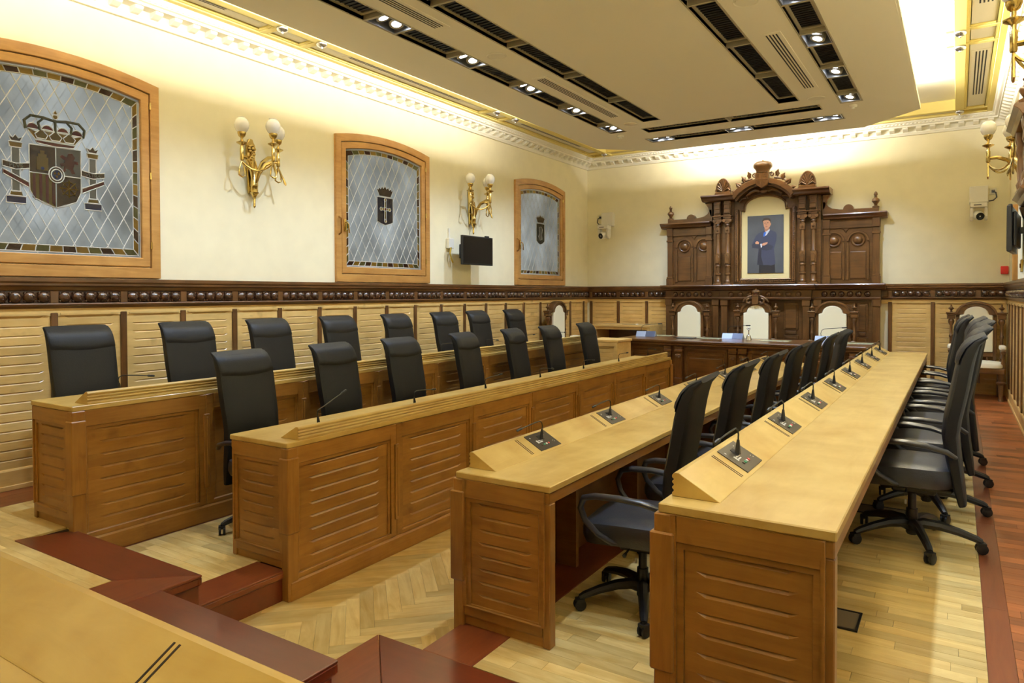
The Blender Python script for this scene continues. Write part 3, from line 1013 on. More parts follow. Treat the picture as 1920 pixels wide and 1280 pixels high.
MB().prism([(OUT[4][0], OUT[4][1]), (OUT[3][0], OUT[3][1]), (OUT[3][0], OUT[3][1] + .02), (OUT[4][0], OUT[4][1] + .02)], ZP + .002, ZP + .06, 'z').build('panel_edge', M['soffit'], cp)
for i, h in enumerate(HOLES):
    ch = struct(put(None, 'trim_%d' % (8 + i)))
    ch['label'] = 'grey recessed channel in the ceiling panel, number %d from the window side' % (i + 1) if i < 4 else 'grey recessed cross channel %s the carved backdrop' % ('before', 'nearest')[i - 4]
    x0, x1, y0, y1 = h
    t = .012
    MB().box(x0 - t, x0, y0, y1, ZP - .004, ZP + .12).box(x1, x1 + t, y0, y1, ZP - .004, ZP + .12).box(x0 - t, x1 + t, y1, y1 + t, ZP - .004, ZP + .12).box(x0 - t, x1 + t, y0 - t, y0, ZP - .004, ZP + .12).box(x0, x1, y0, y1, ZP + .12, ZP + .13).build('channel_lining', M['channel'], ch)
    HOLES[i] = h + (ch,)


def cap_first(s):
    return s


def aim(o, tx, ty):
    o.rotation_euler = (Vector((tx, ty, -1))).to_track_quat('-Z', 'Y').to_euler()


def fixture(x, y, axis, label, tilt, ax=0, ay=0, gain=1.0):
    root = thing('recessed_spotlight', (x, y, ZP), 0 if axis == 'y' else PI / 2, label, 'ceiling light', 'twin spotlights in the ceiling channels')
    b = MB()
    b.box(-.105, .105, -.175, .175, .085, .09)
    for q in ((-.11, -.1, -.18, .18), (.1, .11, -.18, .18), (-.1, .1, -.18, -.17), (-.1, .1, .17, .18)):
        b.box(*q, -.002, .09)
    b.build('housing', M['reflector'], root)
    for s in (-1, 1):
        T = Matrix.Translation((0, s * .085, .055)) @ Matrix.Rotation(tilt, 4, 'Y') @ Matrix.Rotation(-s * .18, 4, 'X')
        rg = MB().lathe([(.050, -.028), (.066, -.03), (.07, .0), (.066, .02), (.03, .03)], n=16, T=T).build('lamp_ring', M['channel'], root)
        MB().lathe([(.052, -.026), (.03, -.031), (.001, -.032)], n=16, T=T).build('lamp_face', M['lampface'], rg)
    aim(lamp('SPOT', 'spot_lamp', (x, y, ZP - .03), SPOT_W * gain, SPOT_C, spot_size=SPOT_A, spot_blend=SPOT_B, shadow_soft_size=.05), ax, ay)
    return root


def grille(x0, x1, y0, y1, label):
    root = thing('ceiling_grille', ((x0 + x1) / 2, (y0 + y1) / 2, ZP), 0, label, 'grille', 'black grilles in the ceiling channels')
    hx, hy = (x1 - x0) / 2, (y1 - y0) / 2
    b = MB()
    w = .03
    for q in ((-hx, -hx + w, -hy, hy), (hx - w, hx, -hy, hy), (-hx + w, hx - w, -hy, -hy + w), (-hx + w, hx - w, hy - w, hy)):
        b.box(*q, .03, .045)
    b.build('frame', M['channel'], root)
    b = MB().box(-hx + w, hx - w, -hy + w, hy - w, .042, .05)
    L = hy if hy > hx else hx
    n = int(2 * L / .05)
    for k in range(n):
        c = -L + 2 * L * (k + .5) / n
        if hy > hx:
            b.box(-hx + w, hx - w, c - .004, c + .004, .035, .042)
        else:
            b.box(c - .004, c + .004, -hy + w, hy - w, .035, .042)
    b.build('mesh', M['grille'], root)
    return root


ordn = ['nearest', 'second', 'third', 'fourth', 'fifth', 'sixth', 'seventh', 'eighth', 'ninth', 'tenth', 'eleventh']
divm = MB().box(-.115, .115, -.012, .012, -.003, .1).mesh('divider', M['channel'])


def run(ci, xc, first, n, where):
    """channel with lights every 1.145 m; black grilles between"""
    ch = HOLES[ci][4]
    k = 0
    for i in range(n):
        y = first + 1.145 * i
        if y < 2:
            continue
        if y < 1.0:
            aim(lamp('SPOT', 'spot_lamp', (xc, y, ZP - .03), SPOT_W, SPOT_C, spot_size=SPOT_A, spot_blend=SPOT_B, shadow_soft_size=.05), -.38 if ci == 0 else .32, 0)
        else:
            fixture(xc, y, 'y', 'twin spotlight in the %s channel, %s from the carved backdrop' % (where, ordn[n - 1 - i] if n - 1 - i else 'nearest'), -.25 if ci == 0 else .25, -.38 if ci == 0 else .32, 0)
        put(divm, 'divider', ch, (xc, y - .19, ZP))
        put(divm, 'divider', ch, (xc, y + .19, ZP))
        if y > 1.0 and i < n - 1:
            grille(xc - .113, xc + .113, y + .22, y + 1.145 - .22, 'black grille between spotlights in the %s channel, %s from the carved backdrop' % (where, ordn[n - 2 - i]))


run(0, -4.175, 4.58 - 1.145 * 5, 10, 'window side light')
run(3, -1.115, 4.69 - 1.145 * 5, 10, 'aisle side light')
for ci, xc, where in ((1, -3.515, 'window side black'), (2, -1.765, 'aisle side black')):
    ys = [9.0 - 1.14 * k for k in range(8)]
    for k, y in enumerate(ys):
        grille(xc - .113, xc + .113, y - 1.085, y - .015, 'long black grille in the %s channel, %s from the carved backdrop' % (where, ordn[k]))
        put(divm, 'divider', HOLES[ci][4], (xc, y - 1.10, ZP))
grille(-3.79, -2.65, 9.405, 9.655, 'black grille in the first cross channel, window side half')
grille(-2.61, -1.49, 9.405, 9.655, 'black grille in the first cross channel, aisle side half')
MB().box(-2.645, -2.615, 9.40, 9.66, ZP - .003, ZP + .1).build('divider', M['channel'], HOLES[4][4])
for x, s in ((-3.81, 'window end'), (-2.65, 'middle'), (-1.49, 'aisle end')):
    fixture(x, 10.19, 'x', 'twin spotlight in the cross channel before the carved backdrop, %s' % s, 0.0, 0, .35, 1.35)
grille(-3.62, -2.84, 10.055, 10.325, 'black grille in the cross channel nearest the carved backdrop, window side')
grille(-2.46, -1.68, 10.055, 10.325, 'black grille in the cross channel nearest the carved backdrop, aisle side')
vent('ceiling_vent', -3.90, -3.79, 2.9, 4.85, ZP, 'slot vent in the beige panel beside the window side light channel, nearer', grp='slot vents in the hanging panel')
vent('ceiling_vent', -3.90, -3.79, 6.62, 8.56, ZP, 'slot vent in the beige panel beside the window side light channel, farther', grp='slot vents in the hanging panel')
vent('ceiling_vent', -1.50, -1.385, 6.63, 8.56, ZP, 'slot vent in the beige panel beside the aisle side light channel', grp='slot vents in the hanging panel')
for x, y, s in ((-3.84, 5.75, 'beside the window side light channel, nearer'), (-3.82, 9.04, 'beside the window side light channel, near its far end'), (-1.45, 9.08, 'beside the far end of the aisle side light channel'), (-1.45, 5.77, 'beside the aisle side light channel, at the picture edge')):
    root = thing('ceiling_speaker', (x, y, ZP), 0, 'round flush loudspeaker cover %s' % s, 'speaker', 'round loudspeakers in the ceiling panel')
    MB().lathe([(.001, -.006), (.085, -.006), (.088, -.002), (.088, 0)], n=24).build('grille', M['coffer'], root)
    MB().lathe([(.088, -.001), (.096, -.008), (.1, -.004), (.1, 0)], n=24).build('rim', M['soffit'], root)
for x, y, s in ((-1.12, 9.66, 'aisle side'), (-4.23, 9.62, 'window side')):
    root = thing('smoke_detector', (x, y, ZP), 0, 'small white smoke detector at the far end of the %s light channel' % s, 'smoke detector', 'smoke detectors')
    MB().lathe([(.05, 0), (.05, -.018), (.04, -.03), (.001, -.032)], n=16).build('cover', M['camwhite'], root)
    MB().lathe([(.02, -.031), (.018, -.045), (.001, -.046)], n=10).build('sensor', M['camwhite'], root)

# cove lights on top of the panel edges
for x, s, ye in ((-4.86, -1, 8.4), (-.51, 1, 10.0)):
    ya = WF + .9
    o = lamp('AREA', 'cove_light', (x, (ya + ye) / 2, ZP + .11), COVE_W * (.55 if s < 0 else 1.5) * (ye - ya), COVE_C, shape='RECTANGLE', size=.05, size_y=ye - ya)
    o.rotation_euler = (0, PI + s * .8, 0)
    st = MB().box(x - .03, x + .03, ya, ye, ZP + .05, ZP + .075).build('cove_light_strip', M['coffer'])
    tag(st, 'light strip lying on the %s edge of the hanging panel' % ('window side' if s < 0 else 'aisle side'), 'light strip')
o = lamp('AREA', 'cove_light', (-2.66, 10.93, ZP + .11), COVE_W * 1.4 * 2.4, COVE_C, shape='RECTANGLE', size=2.4, size_y=.05)
o.rotation_euler = (PI - .8, 0, 0)
st = MB().box(-3.86, -1.46, 10.90, 10.96, ZP + .05, ZP + .075).build('cove_light_strip', M['coffer'])
tag(st, 'light strip lying on the panel edge before the carved backdrop', 'light strip')

# ------------------------------------------------------------------ benches
def bench(loc, rot, L, H, drop, label, stations, slots, nb, end0, end1):
    """local x along, front at -y side (y = 0), seats at +y; z from the seat platform.  drop = how far the front goes below it"""
    root = thing('bench_desk', loc, rot, label, 'desk', 'long oak bench desks')
    Wd = .52
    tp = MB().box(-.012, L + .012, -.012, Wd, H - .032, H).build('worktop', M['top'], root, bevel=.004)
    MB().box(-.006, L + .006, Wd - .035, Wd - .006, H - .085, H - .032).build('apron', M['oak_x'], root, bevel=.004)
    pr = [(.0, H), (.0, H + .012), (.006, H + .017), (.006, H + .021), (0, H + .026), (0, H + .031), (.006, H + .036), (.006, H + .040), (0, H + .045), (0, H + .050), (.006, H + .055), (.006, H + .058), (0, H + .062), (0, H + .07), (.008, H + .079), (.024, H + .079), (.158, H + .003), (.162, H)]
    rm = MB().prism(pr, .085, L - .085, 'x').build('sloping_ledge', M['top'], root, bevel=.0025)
    sl = math.atan2(-.076, .134)
    for x in slots:
        for k in (0, .016):
            MB().box(-.0026, .0026, -.064, .064, -.004, .001, Matrix.Translation((x + k, .091, H + .041)) @ Matrix.Rotation(sl, 4, 'X')).build('card_slot', M['dark_gap'], rm)
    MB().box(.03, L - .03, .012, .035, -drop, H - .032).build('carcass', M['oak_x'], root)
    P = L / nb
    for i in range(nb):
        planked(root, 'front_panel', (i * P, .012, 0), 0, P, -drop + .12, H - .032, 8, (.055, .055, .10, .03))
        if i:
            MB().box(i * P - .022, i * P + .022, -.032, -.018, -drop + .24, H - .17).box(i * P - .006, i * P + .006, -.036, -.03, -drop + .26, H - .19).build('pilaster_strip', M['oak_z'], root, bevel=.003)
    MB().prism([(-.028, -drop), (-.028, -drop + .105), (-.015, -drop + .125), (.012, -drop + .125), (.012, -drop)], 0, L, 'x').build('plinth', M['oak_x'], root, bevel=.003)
    for e, fn in ((0, end0), (L, end1)):
        if not fn:
            continue
        s = 1 if e == 0 else -1
        a = e
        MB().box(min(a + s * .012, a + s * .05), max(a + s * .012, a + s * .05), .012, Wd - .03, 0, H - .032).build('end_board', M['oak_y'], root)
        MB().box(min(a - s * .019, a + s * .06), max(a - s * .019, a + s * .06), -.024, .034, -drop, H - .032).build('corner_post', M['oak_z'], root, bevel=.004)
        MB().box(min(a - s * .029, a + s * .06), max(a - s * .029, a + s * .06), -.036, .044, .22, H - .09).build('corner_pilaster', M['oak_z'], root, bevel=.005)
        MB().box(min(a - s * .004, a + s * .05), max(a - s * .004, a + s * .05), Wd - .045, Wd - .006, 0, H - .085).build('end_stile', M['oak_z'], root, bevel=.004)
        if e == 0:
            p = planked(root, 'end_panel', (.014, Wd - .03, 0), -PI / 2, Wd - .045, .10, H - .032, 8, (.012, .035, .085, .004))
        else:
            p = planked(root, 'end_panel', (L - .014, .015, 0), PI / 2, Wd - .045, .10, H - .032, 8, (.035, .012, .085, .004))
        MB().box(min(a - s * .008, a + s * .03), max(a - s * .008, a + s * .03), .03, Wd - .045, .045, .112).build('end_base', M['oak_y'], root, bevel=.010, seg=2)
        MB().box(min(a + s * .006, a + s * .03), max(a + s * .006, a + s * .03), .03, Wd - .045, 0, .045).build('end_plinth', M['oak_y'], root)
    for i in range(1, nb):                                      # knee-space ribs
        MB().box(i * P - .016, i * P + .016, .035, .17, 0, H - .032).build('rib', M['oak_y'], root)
    return root


HA = .76
B_A = [2.47 + .845 * k for k in range(8)]
B_B = [3.04 + .924 * k for k in range(7)]
B_C = [3.41 + .925 * k for k in range(7)]
B_D = [2.77 + .840 * k for k in range(8)]
LA, LB, LC, LD = 7.05, 6.45, 6.55, 6.95
bench((-4.545, 2.14, L2), PI / 2, LA, .762, .18, 'long oak bench desk on the upper step nearest the window wall', [], [], 8, 1, 1)
bench((-3.305, 2.725, L1), PI / 2, LB, .752, .18, 'long oak bench desk on the lower step facing the herringbone floor', [], [], 7, 1, 1)
bench((-2.065, 2.745 + LC, L1), -PI / 2, LC, .75, .18, 'long oak desk with console plates, right across the herringbone floor from the panelled bench', [], [2.745 + LC - (y - .19) for y in B_C], 7, 1, 1)
bench((-.805, 2.17 + LD, L2), -PI / 2, LD, .762, .18, 'long oak desk on the upper step beside the mahogany aisle', [], [2.17 + LD - (y - .17) for y in B_D], 8, 1, 1)
bench((-.55, .748, L2), PI, 2.75, .752, .0, 'oak desk end with a slotted ledge in the near bottom corner', [], [.60, .60 + 1.0], 3, 1, 1)


# ------------------------------------------------------------------ microphone consoles
def console(loc, rot, H, label, full=True, bend=0):
    root = thing('microphone_console', loc, rot, label, 'microphone', 'delegate microphone consoles on the benches')
    sl = math.atan2(-.076, .134)
    T = Matrix.Translation((0, .091, H + .0415)) @ Matrix.Rotation(sl, 4, 'X')
    pl = MB().box(-.112, .112, -.066, .066, 0, .003, T).build('plate', M['plate'], root)
    up = lambda x, y, z: tuple(T @ Vector((x, y, z)))
    MB().prism([(-.02, -.042), (.015, -.042), (.022, -.005), (-.028, -.005)], .003, .0045, 'z', T=T).build('cradle', M['black'], pl)
    if full:
        for k, mt in enumerate(('plate', 'green', 'whiteb', 'redb')):
            MB().lathe([(.0065, .003), (.0065, .006), (.004, .0072), (.001, .0074)], (.052 - .024 * k, .030, 0), 8, T).build('button', M[mt], pl)
        MB().box(.05, .064, -.012, .012, .003, .0035, T).build('logo', M['print'], pl)
        for k, w in ((0, .05), (1, .036)):
            MB().box(.046 - w, .046, -.008 + k * .011, -.002 + k * .011, .003, .0035, T).build('lettering', M['print'], pl)
        MB().lathe([(.005, .003), (.005, .0042)], (.085, -.04, 0), 8, T).build('screw', M['print'], pl)
        for k in range(2):
            MB().box(-.06, -.052, -.05 + k * .012, -.046 + k * .012, .003, .0034, T).box(-.082 - .006 * k, -.076 - .006 * k, .02 + k * .01, .024 + k * .01, .003, .0034, T).build('marking', M['print'], pl)
    b0 = Vector(up(0, -.012, .003))
    MB().tube([b0, b0 + Vector((-.004, 0, .03)), b0 + Vector((-.008, 0, .055))], [.012, .009, .0055], 8).build('stem_base', M['plastic'], root)
    p = [b0 + Vector(q) for q in ((-.008, 0, .05), (-.012, 0, .075), (-.008, -.002, .092), (.012, -.004, .102), (.05, -.008, .10 + bend * .02), (.11, -.014, .094 + bend * .06), (.17, -.02, .086 + bend * .10))]
    MB().tube(p, .0033, 6).build('gooseneck', M['plastic'], root)
    d = (p[-1] - p[-2]).normalized()
    MB().tube([p[-1], p[-1] + d * .01, p[-1] + d * .045, p[-1] + d * .05], [.004, .0075, .0075, .003], 8).build('microphone', M['plastic'], root)
    return root


for k, y in enumerate(B_A):
    console((-4.545, y, L2), PI / 2, .762, 'thin black gooseneck microphone on the window-side bench, %s from the near end' % (ordn[k] if k else 'first'), False, (0, .2, .1, 0, .15, 0, .2, .1)[k])
for k, y in enumerate(B_B):
    console((-3.305, y, L1), PI / 2, .752, 'thin black gooseneck microphone on the bench facing the herringbone, %s from the near end' % (ordn[k] if k else 'first'), False, (.9, .1, .3, .0, .1, .2, 0)[k])
for k, y in enumerate(B_C):
    console((-2.065, y, L1), -PI / 2, .75, 'dark console plate with microphone on the desk right of the herringbone, %s from near end' % (ordn[k] if k else 'first'))
for k, y in enumerate(B_D):
    console((-.805, y, L2), -PI / 2, .762, 'dark console plate with microphone on the aisle-side desk, %s from the near end' % (ordn[k] if k else 'first'))


# ------------------------------------------------------------------ swivel chairs
def sup(cx, cy, a, b_, n=14, e=3.0):
    out = []
    for i in range(n):
        t = 2 * PI * i / n
        c, s = math.cos(t), math.sin(t)
        out.append((cx + a * math.copysign(abs(c) ** (2 / e), c), cy + b_ * math.copysign(abs(s) ** (2 / e), s)))
    return out


def make_chair():
    root = thing('swivel_chair', (0, 0, 0), 0, 'x', 'chair', 'black leather swivel chairs')
    prof = [(.222, .285), (.19, .40), (.158, .55), (.142, .665), (.152, .76), (.168, .84), (.187, .94), (.203, 1.03), (.219, 1.095), (.246, 1.152), (.288, 1.195), (.34, 1.22)]   # y, z of the back's front face
    hw = [.195, .21, .217, .222, .226, .229, .231, .232, .232, .232, .229, .222]
    th = [.022, .032, .040, .044, .044, .044, .044, .043, .041, .036, .024, .012]
    R, fr = [], []
    for i, (y, z) in enumerate(prof):
        a, c = Vector(prof[max(i - 1, 0)]), Vector(prof[min(i + 1, len(prof) - 1)])
        t = (c - a).normalized()
        nrm = Vector((t.y, -t.x))                                     # backwards normal (towards +y)
        ctr = Vector((y, z)) + nrm * th[i]
        fr.append((Vector((y, z)), nrm))
        R.append([(px, ctr.x + nrm.x * py, ctr.y + nrm.y * py) for px, py in sup(0, 0, hw[i], th[i], 20, 4.0)])
    MB().rings(R).build('backrest', M['leather'], root)
    # padded head section with a curved lower seam
    b = MB()
    nu, nv = 13, 8

    def at(u, z):
        i = max(k for k in range(len(prof) - 1) if prof[k][1] <= z)
        f = (z - prof[i][1]) / (prof[i + 1][1] - prof[i][1])
        return prof[i][0] + (prof[i + 1][0] - prof[i][0]) * f
    V, F = [], []
    for iv in range(nv):
        for iu in range(nu):
            u = -1 + 2 * iu / (nu - 1)
            zl = 1.03 + .03 * u * u
            z = zl + (1.208 - zl) * iv / (nv - 1)
            edge = min(1, (1 - abs(u)) * 7, iv / (nv - 1) * 6, (1 - iv / (nv - 1)) * 6)
            V.append((u * .222, at(u, z) + .008 - .017 * math.sqrt(max(0, edge)), z))
    for iv in range(nv - 1):
        for iu in range(nu - 1):
            q = iv * nu + iu
            F.append((q, q + 1, q + nu + 1, q + nu))
    b.add(V, F, True)
    b.build('head_pad', M['leather'], root)
    # seat
    R = []
    for z, g in ((.365, .82), (.376, .95), (.41, 1.0), (.445, 1.0), (.468, .97), (.48, .88), (.483, .5)):
        R.append([(x, y, z - (.02 * max(0, (-y - .12) / .14)) + .012 * (abs(x) / .25) ** 2 * (z > .465)) for x, y in sup(0, -.03, .25 * g, .25 * g + (.0), 22, 4)])
    MB().rings(R).build('seat', M['leather_seat'], root)
    MB().box(-.16, .16, -.16, .20, .345, .37).box(-.09, .09, -.10, .12, .305, .345).box(-.035, .035, .16, .25, .34, .40).build('mechanism', M['plastic'], root, bevel=.01)
    MB().tube([(.10, -.02, .35), (.22, -.02, .345), (.25, -.02, .34)], [.006, .006, .011], 6).build('lever', M['plastic'], root)
    gl = MB().lathe([(.022, .32), (.022, .20), (.030, .20), (.032, .06), (.026, .05)], n=12).build('gas_lift', M['plastic'], root)
    MB().box(.012, .024, -.036, -.026, .225, .25).build('label', M['print'], gl)
    for s in (-1, 1):
        pts = [(s * .262, .21, .565), (s * .285, .17, .597), (s * .298, .08, .622), (s * .30, -.03, .632), (s * .30, -.15, .630), (s * .298, -.21, .615), (s * .292, -.232, .565), (s * .284, -.21, .50), (s * .27, -.15, .435), (s * .255, -.08, .395), (s * .20, -.04, .38)]
        b = MB().tube(pts, [.017, .019, .021, .022, .022, .021, .019, .018, .017, .016, .014], 16, flat=.75)
        b.build('armrest', M['armgloss'], root)
    for k in range(5):
        a = 2 * PI * k / 5 + .3
        c, s = math.cos(a), math.sin(a)
        b = MB().tube([(c * r, s * r, z) for r, z in ((.01, .10), (.06, .122), (.14, .12), (.23, .102), (.31, .078), (.335, .066))], [.032, .031, .027, .023, .02, .016], 8)
        lg = b.build('base_leg', M['plastic'], root)
        cb = MB()
        T = Matrix.Translation((c * .335, s * .335, .03)) @ Matrix.Rotation(a + .8 + k, 4, 'Z')
        for q in (-.02, .008):
            cb.rings([[(q + d, 0.03 * f * math.cos(2 * PI * i / 12), 0.03 * f * math.sin(2 * PI * i / 12)) for i in range(12)] for d, f in ((0, .85), (.002, 1), (.012, 1), (.014, .85))], T=T)
        cb.tube([(0, 0, .02), (0, 0, .042)], .010, 6, T)
        cb.box(-.021, .021, -.02, .02, .012, .032, T)
        cb.build('caster', M['rubber'], lg)
    return root


proto = make_chair()
used = [False]


def chair(x, y, z, rot, label):
    c = proto if not used[0] else copy_tree(proto)
    used[0] = True
    c.location = (x, y, z)
    c.rotation_euler = (0, 0, rot)
    c['label'] = label
    return c


ROT = lambda k, a: a + (.10, -.05, .07, .16, -.08, .05, .12, 0)[k % 8]
for k, (y, d) in enumerate(((2.615, .0), (3.47, .02), (4.30, .05), (5.17, .04), (6.07, .06), (6.94, .02), (7.68, .05), (8.58, .04))):
    chair(-5.155, y, L2, PI / 2 + d, 'black leather high-back chair behind the window-side bench, %s from the near end' % (ordn[k] if k else 'first'))
for k, (y, d) in enumerate(((3.22, .03), (4.10, .06), (4.93, .02), (5.94, .1), (6.90, .1), (7.76, .06), (8.78, .05))):
    chair(-4.085, y, L1, PI / 2 + d, 'black leather high-back chair behind the bench facing the herringbone, %s from near end' % (ordn[k] if k else 'first'))
for k, (y, d, x) in enumerate(((3.40, .10, -1.37), (4.25, .04, -1.37), (5.12, .06, -1.37), (6.0, .03, -1.37), (6.85, .05, -1.37), (7.75, .08, -1.37), (8.45, .25, -1.34))):
    chair(x, y, L1, -PI / 2 + d, 'black high-back chair at the desk right of the herringbone, %s from near end' % (ordn[k] if k else 'first'))
for k, (y, d, x, g) in enumerate(((4.62, .0, -.215, 1.0), (5.40, .04, -.17, 1.01), (6.2, .08, -.135, 1.02), (7.0, .04, -.15, 1.02), (7.8, .0, -.225, 1.01), (8.6, .0, -.24, 1.0))):
    c = chair(x, y, L2, -PI / 2 + d, 'black high-back chair at the aisle-side desk, %s from the near end' % (ordn[k] if k else 'first'))
    c.scale = (1, 1, g)

# ------------------------------------------------------------------ carved backdrop on the far wall
AX = -2.655
alt = thing('carved_backdrop', (AX, WB, 0), 0, 'tall dark carved wooden backdrop with arched top and crest behind the three thrones', 'carved panelling')


def wal(name, b, parent=None, bev=.004, ax='x', seg=1):
    return b.build(name, M['walnut_' + ax], parent or alt, bevel=bev, seg=seg)


def P2(y0, z0, prof, s=1):
    return [(y0 + p[0] * s, z0 + p[1] * s) for p in prof]


# lower stage
wal('lower_wall', MB().box(-1.66, 1.66, -.10, 0, L2, 1.72))
wal('lower_plinth', MB().box(-1.70, 1.70, -.16, 0, L2, L2 + .16), bev=.012)
for x0, x1, d in ((-1.68, -.72, .16), (-.72, .72, .22), (.72, 1.68, .16)):
    wal('ledge', MB().prism([(-d - .10, 1.945), (-d - .11, 1.925), (-d - .09, 1.90), (-d - .05, 1.885), (-d - .04, 1.865), (-d, 1.85), (0, 1.85), (0, 1.945)], x0 - .06, x1 + .06, 'x'), bev=.003)
    o = wal('frieze', MB().box(x0, x1, -d + .02, 0, 1.72, 1.85))
    wal('lower_moulding', MB().prism([(-d, 1.74), (-d - .02, 1.73), (-d - .01, 1.70), (-d + .03, 1.69), (0, 1.69), (0, 1.74)], x0, x1, 'x'), bev=.002)
    n = 8 if d > .2 else 6
    rb = MB().ball((0, -.004, 0), .046, 12, 6, (1, .7, 1)).ball((0, -.034, 0), .014, 8, 4).mesh('rosette', M['walnut_x' if d > .2 else 'carved'])
    for k in range(n):
        if d > .2 or True:
            q = put(rb, 'rosette', o, (x0 + .12 + (x1 - x0 - .24) * (k + .5) / n, -d + .02, 1.785))
for x in (-1.62, -.80, -.64, .64, .80, 1.62):
    d = .20 if abs(x) < .7 else .15
    wal('lower_pilaster', MB().box(x - .05, x + .05, -d, -.09, L2 + .16, 1.70).box(x - .06, x + .06, -d - .015, -.09, 1.60, 1.70).box(x - .06, x + .06, -d - .015, -.09, L2 + .16, L2 + .34), ax='z')
for xc, w in ((-1.22, .17), (-1.43, .10), (-.98, .09), (-.40, .17), (.40, .17), (0, .14), (1.22, .17), (1.43, .10), (.98, .09)):
    for z0, z1 in ((.62, 1.10), (1.24, 1.62)):
        o = wal('lower_panel', MB().box(xc - w / 2 - .03, xc + w / 2 + .03, -.115, -.09, z0 - .03, z1 + .03), bev=.008)
        wal('raised_field', MB().box(xc - w / 2, xc + w / 2, -.13, -.11, z0, z1), o, bev=.014, seg=2)
    wal('lock_rail', MB().box(xc - w / 2, xc + w / 2, -.128, -.09, 1.145, 1.20), bev=.008)

